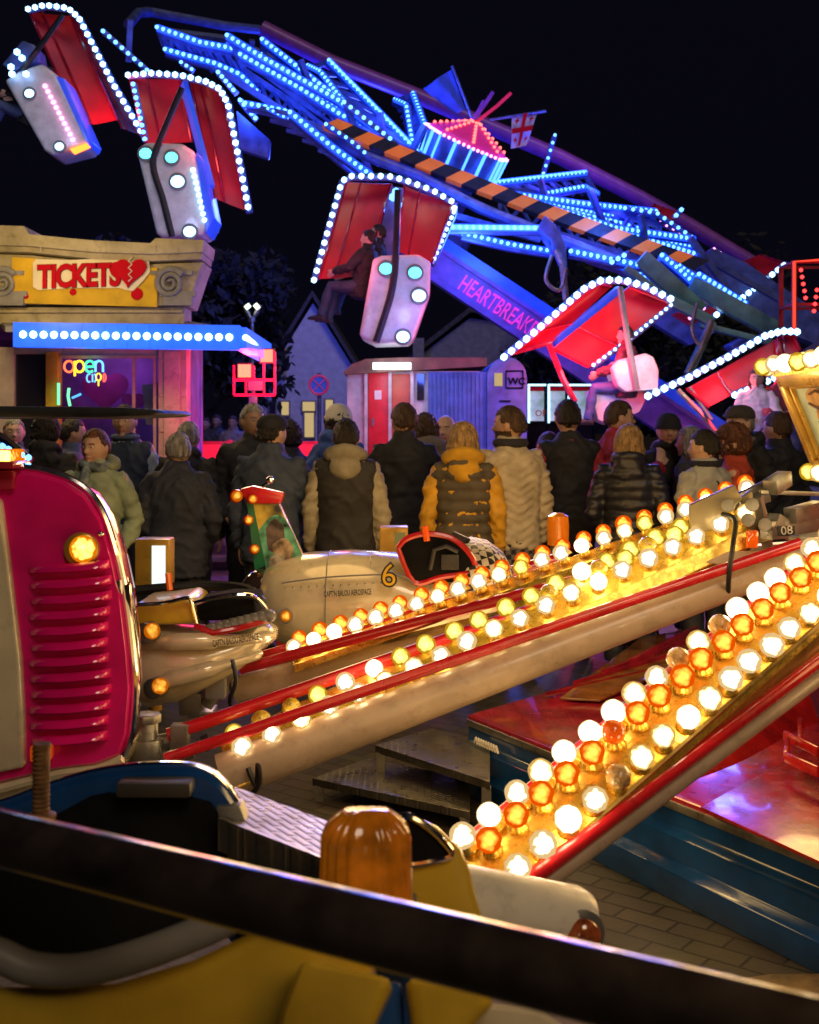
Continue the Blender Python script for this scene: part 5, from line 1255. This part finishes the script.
POSE = { # elbow, wrist, hand direction (for the right arm, +x; mirrored for left)
 'down': (V((.235,-.02,1.13)), V((.238,.05,.88)), V((0,.12,-1))),
 'pocket': (V((.250,-.06,1.14)), V((.195,.10,.95)), V((-.6,.2,-.75))),
 'fold': (V((.26,.02,1.13)), V((.12,.25,1.14)), V((-1,.1,.1))),
 'phone': (V((.25,.05,1.15)), V((.13,.26,1.28)), V((-.25,.35,.9))),
 'up': (V((.30,.08,1.55)), V((.22,.20,1.80)), V((-.1,.1,1))),
 'bar': (V((.25,.12,1.18)), V((.18,.36,1.12)), V((-.2,.6,-.4))),
}
SH = V((.172,-.005,1.42)); HEADC = V((0,.012,1.625))
def legs(pose):
    if pose == 'sit': return [V((.10,0,.93)), V((.12,.42,.92)), V((.12,.50,.50)), V((.12,.60,.47))]
    return [V((.095,0,.92)), V((.105,.015,.50)), V((.11,-.02,.09)), V((.12,.14,.045))]
def mir(p, s): return V((p.x*s, p.y, p.z))
def head_mesh(mb, turn, nod=0, beard=False):
    Rm = Matrix.Rotation(R(turn), 3, 'Z') @ Matrix.Rotation(R(nod), 3, 'X')
    seg, rg = 36, 28; vs = []
    def shape(th, a):
        d = V((math.sin(th)*math.cos(a), math.sin(th)*math.sin(a), math.cos(th)))
        p = V((d.x*.083, d.y*.101, d.z*.120)); t = max(0, -p.z/.118)
        p.x *= 1 - .30*t*t; 
        if p.y > 0: p.y *= 1 - .10*t
        else: p.y *= 1 - .25*t
        if p.y > 0:
            for s in (1,-1):
                p.y -= .012*math.exp(-((p.x-s*.031)/.015)**2 - ((p.z-.008)/.012)**2)
                p.y += .004*math.exp(-((p.x-s*.045)/.018)**2 - ((p.z+.025)/.018)**2)
            p.y += .005*math.exp(-(p.x/.045)**2 - ((p.z-.030)/.009)**2)
        return p
    rows = []
    for i in range(rg+1):
        th = PI*min(max(i/rg,.004),.996)
        rows.append([HEADC + Rm @ shape(th, 2*PI*j/seg) for j in range(seg)])
    mb.loft(rows)
    L = lambda x,y,z: HEADC + Rm @ V((x,y,z))
    mb.tube([L(0,.092,.022), L(0,.102,-.004), L(0,.113,-.024), L(0,.102,-.032)], [.007,.009,.013,.011], 8)
    for s in (1,-1):
        mb.sphere(L(s*.011,.099,-.030), .008, 8, 6)
        mb.sphere(L(s*.084,-.006,-.004), (.010,.018,.030), 10, 8, Rm)
    mb.sphere(L(0,.090,-.058), (.022,.012,.006), 10, 6, Rm); mb.sphere(L(0,.089,-.068), (.019,.012,.006), 10, 6, Rm); mb.sphere(L(0,.078,-.098), (.022,.016,.016), 10, 8, Rm)
    mb.tube([L(0,-.012,-.06), V((0,-.015,1.50)), V((0,-.01,1.42))], [.054,.056,.075], 14)
    return Rm
BODY = {}
def body_mesh(armL, armR, lp, turn, nod, hairn, beard):
    key = (armL, armR, lp, turn, nod, hairn, beard)
    if key in BODY: return BODY[key]
    mb = MB()
    el = lambda z, a, b, y=0: [V((a*math.cos(t), y+b*math.sin(t), z)) for t in [2*PI*k/20 for k in range(20)]]
    mb.loft([el(.86,.10,.08), el(.92,.155,.10), el(1.05,.145,.09), el(1.25,.155,.095), el(1.38,.16,.09), el(1.44,.12,.075), el(1.48,.06,.055)])
    Rm = head_mesh(mb, turn, nod, beard)
    for s, pn in ((-1,armL),(1,armR)):
        e, w, hd = POSE[pn]; sh = mir(SH,s); e = mir(e,s); w = mir(w,s); hd = mir(hd,s).normalized()
        mb.tube([V((s*.10,0,1.41)), sh, sh.lerp(e,.5), e, e.lerp(w,.35), w], [.05,.052,.047,.04,.042,.027], 12)
        side = V((0,1,0)); side = (side - hd*side.dot(hd)).normalized(); pn_ = hd.cross(side)*s
        pc = w + hd*.048
        mb.loft([[w + hd*d + side*math.cos(t)*a_ + pn_*math.sin(t)*b_ for t in [2*PI*k/12 for k in range(12)]] for d, a_, b_ in ((-.01,.024,.020),(.02,.034,.017),(.06,.040,.016),(.088,.038,.013))])
        for k, ln in enumerate((.060,.072,.076,.066)):
            o = w + hd*.08 + side*(-.030+.020*k); inw = V((-s,0,0)) if abs(hd.z) > .5 else V((0,0,-1))
            mb.tube([o, o+hd*ln*.45+inw*.004, o+hd*ln*.8+inw*.018, o+hd*ln*.95+inw*.030], [.0098,.0095,.009,.007], 8)
        o = w + hd*.025 + side*.028; mb.tube([o, o+side*.024+hd*.022, o+side*.032+hd*.052, o+side*.026+hd*.072], [.013,.011,.010,.008], 8)
        L_ = [mir(p,s) for p in legs(lp)]
        mb.tube([L_[0]+V((0,0,.02)), L_[0].lerp(L_[1],.4), L_[1], L_[1].lerp(L_[2],.35), L_[2]], [.075,.072,.05,.052,.034], 12)
        mb.tube([L_[2], L_[2].lerp(L_[3],.5)+V((0,0,-.02)), L_[3]], [.036,.036,.028], 10)
    me = remesh(mb, .0095, 2)
    me.materials.append(skin((len(BODY))%3)); me.materials.append(hairmat(hairn)); me.materials.append(lipm)
    inv = Rm.transposed()
    for p in me.polygons:
        q = inv @ (p.center - HEADC)
        if q.y > .05 and abs(q.z-.030) < .0055 and .012 < abs(q.x) < .05: p.material_index = 1
        elif q.y > .078 and abs(q.z+.063) < .008 and abs(q.x) < .022: p.material_index = 2
        elif beard and q.z < -.035 and q.z > -.14 and q.y > -.03 and not (abs(q.z+.063) < .008 and abs(q.x) < .02) and Vector((q.x,q.y)).length > .045: p.material_index = 1
    BODY[key] = (me, Rm); return BODY[key]

def hair_mesh(style, Rm, col, seed):
    mb = MB(); L = lambda v: HEADC + Rm @ V(v)
    seg, rg = 72, 44; rows = []; rng = random.Random(seed); ox = V((rng.random()*9, rng.random()*9, 0))
    for i in range(rg+1):
        th = PI*min(max(i/rg,.004),.996); row = []
        for j in range(seg):
            a = 2*PI*j/seg; d = V((math.sin(th)*math.cos(a), math.sin(th)*math.sin(a), math.cos(th)))
            nz = mnoise.noise(d*3+ox); nf = mnoise.noise(V((d.x*14, d.y*14, d.z*3))+ox)
            if style in ('short','curly','thin'):
                g = {'short':.0065,'curly':.024,'thin':.003}[style]
                p = V((d.x*(.085+g), d.y*(.104+g), d.z*(.122+g*1.3))); p.y -= .004
                amp = .012 if style == 'curly' else .0045
                p += d*(nz*.6*amp + nf*amp*1.5 + abs(mnoise.noise(V((d.x*26, d.y*26, d.z*9))+ox))*.006 + (mnoise.noise(d*11+ox)*.012 if style == 'curly' else 0))
                line = .062 + .02*nz if p.y > .045 else (.03 - (.045-p.y)*.75)
                if style == 'curly': line = .04 if p.y > .05 else (.0 - (.05-p.y)*1.0)
                line = max(line, -.075 if style == 'curly' else -.052)
                if abs(p.x) > .06 and -.03 < p.y < .03: line = max(line, .012)
                line += .016*nf + .010*mnoise.noise(d*24+ox)
                if p.z < line: p = p*.80
                elif p.z < line+.012: p = p*(.80+.2*(p.z-line)/.012)
            else:  # long / bob
                bot = -.135 if style == 'bob' else -.22
                p = V((d.x*.102, d.y*.114, d.z*.138)); p.y -= .010
                if d.z < 0: 
                    p.z = bot*min(1,(-d.z)**.8); f = 1 + .18*(-d.z); q = max(math.sin(th), .0); rr = max(.55, 1-.35*(-d.z)**3) if -d.z < .96 else q/.28*.6
                    dd = V((math.cos(a), math.sin(a), 0)); p.x = dd.x*.102*min(rr,1)*f; p.y = -.012 + dd.y*.106*min(rr,1)
                p += V((d.x,d.y,0))*(nf*.012+nz*.008+mnoise.noise(V((d.x*34,d.y*34,d.z*4))+ox)*.008)
                if p.y > .018 + max(0,(.03-p.z))*.12 and p.z < .060: p = V((p.x*.72, min(p.y,.09)*.55, p.z if p.z > -.06 else -.06))
            row.append(L(p))
        rows.append(row)
    mb.loft(rows)
    return mb
def beanie(Rm, kind='beanie'):
    mb = MB(); L = lambda v: HEADC + Rm @ V(v)
    ell = lambda z, a, b, y=-.004: [L((a*1.09*math.cos(t), y+b*1.05*math.sin(t), z)) for t in [2*PI*k/28 for k in range(28)]]
    if kind == 'beanie':
        mb.loft([ell(.015,.086,.106), ell(.016,.094,.114), ell(.045,.096,.116), ell(.052,.090,.110), ell(.09,.082,.100), ell(.125,.058,.07), ell(.143,.025,.03), ell(.146,.002,.003)])
    else:
        mb.loft([ell(.038,.084,.105), ell(.055,.088,.110), ell(.09,.082,.102), ell(.118,.062,.078), ell(.132,.030,.04), ell(.134,.002,.003)])
        if kind == 'cap':
            mb.loft([[L((x*.075, .085+.075*math.sqrt(max(0,1-x*x)), .044-.012*(1-x*x)+dz)) for x in [-1+k/6 for k in range(13)]] + [L((x*.075,.07,.05+dz)) for x in [1-k/6 for k in range(13)]] for dz in (0,.006)])
        else:
            mb.loft([[L((x*.08, .06+.065*math.sqrt(max(0,1-x*x)), .060-.016*(1-x*x)+dz)) for x in [-1+k/6 for k in range(13)]] + [L((x*.08,.03,.075+dz)) for x in [1-k/6 for k in range(13)]] for dz in (0,.010)])
    return mb
TOPC = {}
def top_mesh(kind, armL, armR, fem, quilt, hem, sleeves=True, seed=0, fat=1):
    key = (kind, armL, armR, fem, quilt, hem, sleeves, fat)
    if key in TOPC: return TOPC[key]
    mb = MB(); n = 32
    def el(z, a, b, y=0, sq=.82):
        fat_ = fat*.95
        return [V((a*fat_*math.copysign(abs(math.cos(t))**sq, math.cos(t)), y+b*fat_*math.copysign(abs(math.sin(t))**sq, math.sin(t)), z)) for t in [2*PI*k/n for k in range(n)]]
    s = .93 if fem else 1; hp = 1.06 if fem else 1.0
    inn = .93 if kind == 'under' else 1
    prof = [(hem,.185*hp*inn,.140*inn,0),(hem+.02,.195*hp*inn,.148*inn,0),(.95 if hem < .9 else hem+.06,.192*hp*inn,.142*inn,0),(1.10,.182*s*inn,.132*inn,0),(1.25,.196*s*inn,.140*inn,-.003),(1.36,.205*s*inn,.138*inn,-.008),(1.43,.182*s*inn,.115*inn,-.012),(1.475,.118,.092,-.014),(1.505,.084,.080,-.012)]
    collar = {'jacket':1.548,'coat':1.555,'vest':1.53,'under':1.50,'hoodie':1.53}[kind]
    prof += [(collar,.078,.078,-.006),(collar+.008,.066,.066,-.005)]
    mb.loft([el(*p) for p in prof])
    if sleeves:
        fr = .93 if kind != 'under' else .86
        for sd, pn in ((-1,armL),(1,armR)):
            e, w, hd = POSE[pn]; sh = mir(SH,sd); e = mir(e,sd); w = mir(w,sd)
            pts = [V((sd*.09,-.005,1.40)), sh+V((-sd*.012,0,-.012)), sh.lerp(e,.35), sh.lerp(e,.75), e, e.lerp(w,.3), e.lerp(w,.75), w+ (w-e).normalized()*.01]
            mb.tube(pts, [.075*fr,.084*s*fr*fat,.077*s*fr*fat,.068*s*fr,.066*s*fr,.064*s*fr,.056*s*fr,.05*s*fr], 14)
    else:
        for sd in (-1,1): mb.sphere(V((sd*.158,-.005,1.40)), (.062,.088,.088), 14, 10)
    if kind in ('hoodie','coat') or (kind == 'vest' and quilt):
        hd = []
        for k in range(15):
            a = PI*(1.06+ .88*k/14); hd.append(V((math.cos(a)*.105, -.01+math.sin(a)*.108, 1.50 + .02*math.sin(PI*k/14))))
        mb.tube(hd, [.022+.030*math.sin(PI*k/14) for k in range(15)], 12)
        mb.sphere(V((0,-.125,1.42)), (.115,.040,.085), 16, 10)
    me = remesh(mb, .0145, 3)
    rs = V((seed*3.1, seed*1.7, 0))
    def dsp(c):
        wz = c.z*15 + 2.2*mnoise.noise(V((c.x*4,c.y*4,c.z*3))+rs) + abs(c.x)*14
        rdg = 1 - 2*abs(mnoise.noise(V((c.x*5+9, c.y*5, wz*.75))+rs)); cr_ = .014*max(0,rdg)**4 if not quilt else .004*max(0,rdg)**4
        if abs(c.z-(hem+.035)) < .008 and abs(c.x) < .21: cr_ -= .006
        if kind in ('jacket','coat') and abs(c.z-1.365-.03*math.cos(c.x*9)) < .006: cr_ -= .005
        return cr_ + dsp0(c)
    def dsp0(c):
        d = .010*mnoise.noise(V((c.x*5,c.y*5,c.z*8))+rs) + .0075*(1-2*abs(mnoise.noise(V((c.x*9,c.y*9,c.z*13))+rs)))-.003
        if abs(c.x) > .2: d += .005*math.sin(c.z*75 + c.y*30 + 3*mnoise.noise(c*8))
        if quilt == 'h': d += .011*abs(math.sin(c.z*PI/.072)) - .007
        elif quilt == 'v': d += .012*abs(math.sin((c.z + .55*abs(((c.x+.0)%.20)-.10))*PI/.055)) - .008
        return d
    displace(me, dsp); TOPC[key] = me; return me
PANT = {}
def pants_mesh(lp, fem):
    key = (lp, fem)
    if key in PANT: return PANT[key]
    mb = MB(); L0 = legs(lp)
    mb.sphere(V((0,-.005,.93)), (.168,.122,.11), 18, 12)
    for s in (-1,1):
        L_ = [mir(p,s) for p in L0]
        mb.tube([L_[0]+V((0,0,.04)), L_[0].lerp(L_[1],.35), L_[1], L_[1].lerp(L_[2],.35), L_[1].lerp(L_[2],.85), L_[2]+V((0,0,.01 if lp != 'sit' else 0))], [.098,.094,.072,.070,.062,.060], 14)
    me = remesh(mb, .015, 3)
    displace(me, lambda c: .008*mnoise.noise(V((c.x*9,c.y*9,c.z*14))) + .005*mnoise.noise(V((c.x*25,c.y*25,c.z*40))))
    PANT[key] = me; return me
def mobj(name, me, mats, par):
    if not isinstance(mats, (list, tuple)): mats = [mats]
    if len(me.materials) != len(mats) or any(a is not b for a, b in zip(me.materials, mats)):
        if len(me.materials): me = me.copy(); me.materials.clear()
        for m in mats: me.materials.append(m)
    o = bpy.data.objects.new(name, me); COL.objects.link(o); o.parent = par; ORG[o] = V((0,0,0)); return o
NP = [0]
def person(label, px, top, Y, face, arms='dd', hair=('short','dark'), coat=('jacket',(.02,.022,.03)), quilt=None, hem=.80, fem=False, sleeves=None, pants=(.02,.022,.03),
           turn=0, nod=0, beard=False, hat=None, lp='stand', extras=(), fat=1, H=None, loc=None, rot=None, group='people crowding round the rides', rough=.75):
    NP[0] += 1; i = NP[0]
    if lp == 'stand' and Y < 9: Y *= 1.15
    t = bpy.data.objects.new('person', None); COL.objects.link(t); ORG[t] = V((0,0,0)); t.empty_display_size = .2
    tag(t, label, 'person', group)
    am = dict(d='down', p='pocket', f='fold', h='phone', u='up', b='bar')
    aL, aR = am[arms[0]], am[arms[1]]
    me, Rm = body_mesh(aL, aR, lp, turn, nod, hair[1] if hair else 'brown', beard)
    b = bpy.data.objects.new('body', me); COL.objects.link(b); b.parent = t; ORG[b] = V((0,0,0))
    fx = mat_key = fabric('%s %.3f %.3f %.3f' % (coat[0], *coat[1]), coat[1], rough)
    if sleeves is not None:
        mobj('vest', top_mesh('vest', aL, aR, fem, quilt, hem, False, i, fat), fx, t)
        mobj('hoodie', top_mesh('under', aL, aR, fem, None, hem-.035, True, i, fat), fabric('hoodie %.3f %.3f %.3f' % sleeves, sleeves), t)
    else:
        mobj('jacket', top_mesh(coat[0], aL, aR, fem, quilt, hem, True, i, fat), fx, t)
    mobj('trousers', pants_mesh(lp, fem), fabric('trousers %.3f %.3f %.3f' % pants, pants), t)
    for s in (-1,1):
        L_ = [mir(p,s) for p in legs(lp)]
        d = (L_[3]-L_[2]); d.z = 0; d.normalize(); up = V((0,0,1)); sd = d.cross(up)
        sm = MB(); c = L_[2]; z0 = L_[3].z - .045
        sm.loft([[V((c.x,c.y,0)) + d*u + sd*math.cos(a)*w + V((0,0,max(z0+.004, z0+h*.5+h*.5*math.sin(a)))) for a in [2*PI*k/14 for k in range(14)]] for u, w, h in ((-.075,.020,.05),(-.06,.036,.09),(0,.043,.115),(.06,.046,.09),(.12,.048,.065),(.17,.038,.05),(.19,.018,.03))])
        sm.build('shoe', fabric('shoe leather', (.025,.022,.02), .5), t, loc=None)
    if hair: 
        mb = hair_mesh(hair[0], Rm, hair[1], i); mb.build('hair', hairmat(hair[1]), t, angle=80)
    if hat: beanie(Rm, hat[0]).build('hat', fabric('hat %.3f %.3f %.3f' % hat[1], hat[1], .85), t, angle=60)
    if abs(((face+turn)%360)-180) < 115:
        em = MB(); pm_ = MB()
        for s in (-1,1):
            em.sphere(HEADC + Rm @ V((s*.032,.083,.008)), (.0125,.010,.0085), 12, 8, Rm)
            pm_.sphere(HEADC + Rm @ V((s*.032,.0912,.008)), (.0055,.004,.0055), 8, 6, Rm)
        eo = em.build('eyes', bpy.data.materials['eye white'] if 'eye white' in bpy.data.materials else mat('eye white', (.6,.58,.55), .3), t)
        pm_.build('iris', bpy.data.materials['iris'] if 'iris' in bpy.data.materials else mat('iris', (.03,.02,.015), .2), eo)
    for ex in extras: ex(t, Rm)
    hz = (CAMH - (top-HY)/F*Y) if H is None else H
    sc = (hz)/1.765 if H is None else H/1.775
    t.scale = (sc, sc, sc); t.rotation_euler = rot if rot else (0,0,R(face))
    t.location = loc if loc else ((px-CX)/F*Y, Y, 0)
    return t
def scarf(col):
    def f(t, Rm):
        MB().tube([V((math.cos(a)*.085, math.sin(a)*.085-.003, 1.508+.012*math.sin(2*a))) for a in [2*PI*k/20 for k in range(21)]], .034, 10).tube([V((.02,.09,1.50)),V((.03,.13,1.42)),V((.035,.155,1.30))], [.03,.035,.03], 8).build('scarf', fabric('scarf', col, .9, bump=.8, bscale=40, var=.5), t)
    return f
def collar(col, r=.03):
    def f(t, Rm): MB().tube([V((math.cos(a)*.088, math.sin(a)*.088-.008, 1.515)) for a in [2*PI*k/20 for k in range(21)]], r, 10).build('collar', fabric('collar %.2f %.2f %.2f' % col, col, .9, bump=.7), t)
    return f
def hood(col, big=1):
    def f(t, Rm):
        mb = MB(); pts = [V((math.cos(a)*.112, -.012+math.sin(a)*.11, 1.505+.03*math.sin((a-PI)*1.0 if a>PI else 0))) for a in [PI*(.82+1.36*k/16) for k in range(17)]]
        mb.tube(pts, [(.020+.038*math.sin(PI*k/16))*big for k in range(17)], 12); mb.sphere(V((0,-.13,1.43)), (.11*big,.045*big,.08*big), 16, 10)
        me = remesh(mb, .012, 3); displace(me, lambda c: .006*mnoise.noise(c*22)+.006*mnoise.noise(c*9)); mobj('hood', me, fabric('hood %.2f %.2f %.2f' % col, col, .9, bump=.7), t)
    return f
def strap(col):
    def f(t, Rm):
        pts = [V((-.10,-.03,1.492)), V((-.04,-.125,1.42)), V((.04,-.162,1.28)), V((.13,-.150,1.12)), V((.19,-.09,1.02))]
        MB().tube(spline(pts,4), .016, 8, flat=(1,.6)).build('bag_strap', fabric('strap', col), t)
    return f
def glasses(t, Rm):
    mb = MB(); 
    for s in (-1,1):
        c = HEADC + Rm @ V((s*.032,.104,.006)); mb.tube([c + Rm @ V((math.cos(a)*.021,0,math.sin(a)*.016)) for a in [2*PI*k/14 for k in range(15)]], .002, 5)
        mb.tube([HEADC + Rm @ V((s*.053,.098,.008)), HEADC + Rm @ V((s*.078,.0,.008))], .002, 5)
    mb.tube([HEADC + Rm @ V((-.012,.1,.008)), HEADC + Rm @ V((.012,.1,.008))], .002, 5); mb.build('glasses', M['black'], t)
def shirt_tail(col):
    def f(t, Rm):
        mb = MB(); n = 28; el = lambda z,a,b: [V((a*math.cos(2*PI*k/n), b*math.sin(2*PI*k/n), z)) for k in range(n)]
        mb.loft([el(.74,.200,.152), el(.80,.198,.150), el(.90,.192,.145)], cap=False)
        m = mat('plaid cloth', col, .9); nt = m.node_tree; N = nt.nodes; L = nt.links; tc = N.new('ShaderNodeTexCoord'); ck = N.new('ShaderNodeTexChecker'); ck.inputs['Scale'].default_value = 32; ck.inputs['Color1'].default_value = (.015,.016,.03,1); ck.inputs['Color2'].default_value = (.14,.12,.10,1)
        L.new(tc.outputs['Object'], ck.inputs['Vector']); L.new(ck.outputs[0], N['Principled BSDF'].inputs['Base Color']); mb.build('shirt_tail', m, t)
    return f

NV = (.022,.026,.045); BK = (.014,.014,.017)
person('woman with short brown hair and patterned scarf in a pale sage jacket, facing the camera', 96, 427, 6.6, 172, 'pp', ('short','auburn'), ('jacket',(.26,.31,.20)), fem=True, turn=-12, extras=(scarf((.16,.20,.22)), hood((.30,.34,.22))))
person('broad man in a dark navy jacket seen from behind, next to the woman in sage', 178, 431, 6.9, 4, 'pp', ('short','grey'), ('jacket',NV), hem=.74, fat=1.12, turn=10)
person('man in a black coat standing behind the broad navy jacketed man', 188, 420, 7.9, -6, 'pd', ('short','grey'), ('coat',BK), turn=6)
person('young man in a navy gilet with pale sleeves facing us under the ticket booth', 125, 403, 9.4, 178, 'dd', ('short','dark'), ('vest',(.018,.03,.07)), sleeves=(.30,.36,.48), extras=(collar((.10,.14,.25),.02),))
person('man with glasses and short dark hair in a blue jacket turned sideways near the booth', 72, 417, 8.6, -70, 'pf', ('short','dark'), ('jacket',(.05,.07,.16)), extras=(glasses,))
person('grey haired man in dark clothes at the far left of the crowd', 14, 416, 8.8, 200, 'pp', ('thin','grey'), ('jacket',(.05,.05,.07)))
person('dark coated person half hidden left of the man with glasses', 46, 414, 9.2, 10, 'pp', ('curly','dark'), ('coat',BK))
person('smiling grey haired man in a dark jacket looking back over the ride', 253, 402, 7.9, 190, 'pp', ('short','grey'), ('jacket',(.02,.02,.028)), turn=20)
person('man in a dark cap and slate blue jacket seen from behind', 272, 413, 7.0, -12, 'df', ('short','dark'), ('jacket',(.045,.06,.10)), hat=('cap',(.015,.015,.02)), hem=.78, fat=1.08, turn=-25)
person('dark haired person peeking out behind the man in the slate jacket', 289, 421, 8.6, 30, 'dd', ('curly','dark'), ('jacket',BK))
person('person in a white bobble beanie and bright blue jacket', 338, 404, 8.3, -30, 'pp', ('bob','dark'), ('coat',(.04,.10,.42)), fem=True, hat=('beanie',(.52,.50,.46)))
person('man in a dark quilted vest with beige hoodie sleeves, back to us', 346, 417, 6.9, 0, 'dd', ('short','dark'), ('vest',(.03,.026,.024)), quilt=None, sleeves=(.40,.34,.22), hem=.82, pants=(.05,.06,.09), extras=(hood((.36,.31,.21)),), fat=1.05)
person('tall man in a long black jacket with his back turned', 404, 401, 7.6, 8, 'ph', ('short','brown'), ('jacket',BK), hem=.72, turn=14, rough=.5)
person('person with grey fur trimmed hood beside the tall black jacket', 425, 415, 8.2, 20, 'hh', ('curly','brown'), ('jacket',(.05,.06,.09)), extras=(hood((.22,.19,.17),1.25),))
person('bald man facing the camera between the fur hood and the blonde woman', 446, 413, 8.6, 165, 'pp', None, ('jacket',(.03,.04,.09)))
person('blonde woman in a brown padded vest over a mustard yellow hoodie', 463, 420, 6.8, 0, 'dd', ('bob','blonde'), ('vest',(.085,.066,.042)), quilt='h', sleeves=(.62,.32,.02), fem=True, hem=.74, pants=(.03,.03,.035), extras=(hood((.64,.34,.02)),), fat=1.06)
person('bearded man in a cream chevron quilted puffer jacket looking left', 510, 404, 7.0, 22, 'pd', ('short','brown'), ('jacket',(.46,.38,.25)), quilt='v', hem=.84, pants=(.03,.033,.045), turn=48, beard=True, extras=(collar((.03,.03,.04)), shirt_tail((.1,.1,.1))), fat=1.06, rough=.55)
person('small dark haired person behind the cream puffer jacket', 549, 431, 8.4, 0, 'dd', ('bob','dark'), ('jacket',(.03,.02,.04)), fem=True)
person('man in a black jacket with dark red sleeves, back to us', 568, 398, 7.7, 5, 'pp', ('short','dark'), ('vest',BK), sleeves=(.34,.012,.03), hem=.76)
person('man with glasses in a dark red jacket looking right', 618, 399, 8.1, -70, 'ph', ('short','brown'), ('jacket',(.34,.014,.03)), extras=(glasses,), turn=-15)
person('blonde woman in a black puffer jacket with hood, back to us', 629, 423, 7.1, -14, 'pp', ('bob','blonde'), ('coat',(.016,.017,.026)), quilt='h', fem=True, hem=.74, fat=1.06, rough=.4)
person('person in a black knitted beanie facing the camera in a dark coat', 668, 413, 8.2, 176, 'pp', ('thin','dark'), ('coat',BK), hat=('beanie',(.012,.012,.02)), extras=(collar((.012,.012,.016)),))
person('grey haired person behind the beanie wearer, head barely showing', 691, 425, 9.2, 60, 'dd', ('bob','grey'), ('jacket',(.05,.05,.07)))
person('dark haired woman in a light grey jacket with a black bag strap across her back', 705, 428, 6.9, 32, 'pp', ('short','dark'), ('jacket',(.36,.36,.32)), fem=True, turn=25, extras=(strap((.012,.012,.014)), collar((.02,.02,.03),.026)), fat=1.05)
person('woman with curly auburn hair in a rust red jacket, in profile to the left', 734, 424, 7.1, 70, 'pp', ('curly','auburn'), ('jacket',(.42,.05,.02)), fem=True, turn=10)
person('older man in a dark flat cap and black coat looking left', 741, 404, 7.7, 118, 'pp', ('thin','grey'), ('coat',BK), hat=('flat',(.05,.045,.045)), extras=(collar((.25,.20,.18),.022),))
person('dark haired man in a black jacket next to the lantern crown', 778, 410, 7.9, 40, 'pp', ('short','brown'), ('jacket',BK), fat=1.12)
for px, top, Y, lab in ((206,417,24,'far off person in dark clothes beyond the barrier, leftmost of three'),(217,414,24,'far off person in a dark jacket beyond the barrier, middle of three'),(233,415,23,'far off person in a pale checked shirt beyond the barrier')):
    person(lab, px, top, Y, 170, 'fp', ('short','brown'), ('jacket',(.25,.22,.24) if px == 233 else (.05,.05,.06)), group='people far beyond the barrier')
# riders
RG = 'riders sitting in the gondolas'
ZS = .93
def rider(label, px, py, Y, face, tilt=0, **k):
    c = P(px, py, Y); Rm = Matrix.Rotation(R(tilt), 3, 'Y') @ Matrix.Rotation(R(face), 3, 'Z')
    return person(label, 0, 0, 0, face, k.pop('arms','bb'), k.pop('hair',('short','dark')), k.pop('coat',('jacket',BK)), lp='sit', H=1.7, loc=c - Rm @ V((0,0,ZS*.95)), rot=Rm.to_euler(), group=RG, pants=k.pop('pants',(.03,.04,.08)), **k)
rider('rider in dark clothes in the hanging gondola before the gabled house', 362, 290, 15.7, 70, 8)
rider('second rider beside the other in the hanging gondola, legs stretched out', 372, 283, 16.1, 78, 8)
rider('rider in blue jeans sitting in the brightly lit red gondola', 626, 388, 15.3, 80, 0, pants=(.05,.09,.3), coat=('jacket',(.10,.03,.05)))
rider('woman in a white jacket laughing in the lowest right gondola', 757, 436, 14.2, 160, 0, coat=('jacket',(.6,.55,.55)), fem=True, hair=('bob','brown'), arms='bf')
rider('rider with short hair beside the laughing woman in white', 781, 430, 14.3, 170, 0, coat=('jacket',(.3,.05,.08)), arms='fb')
rider('rider with legs dangling from the highest left gondola', 28, 118, 17.3, 95, 24, pants=(.06,.09,.2))
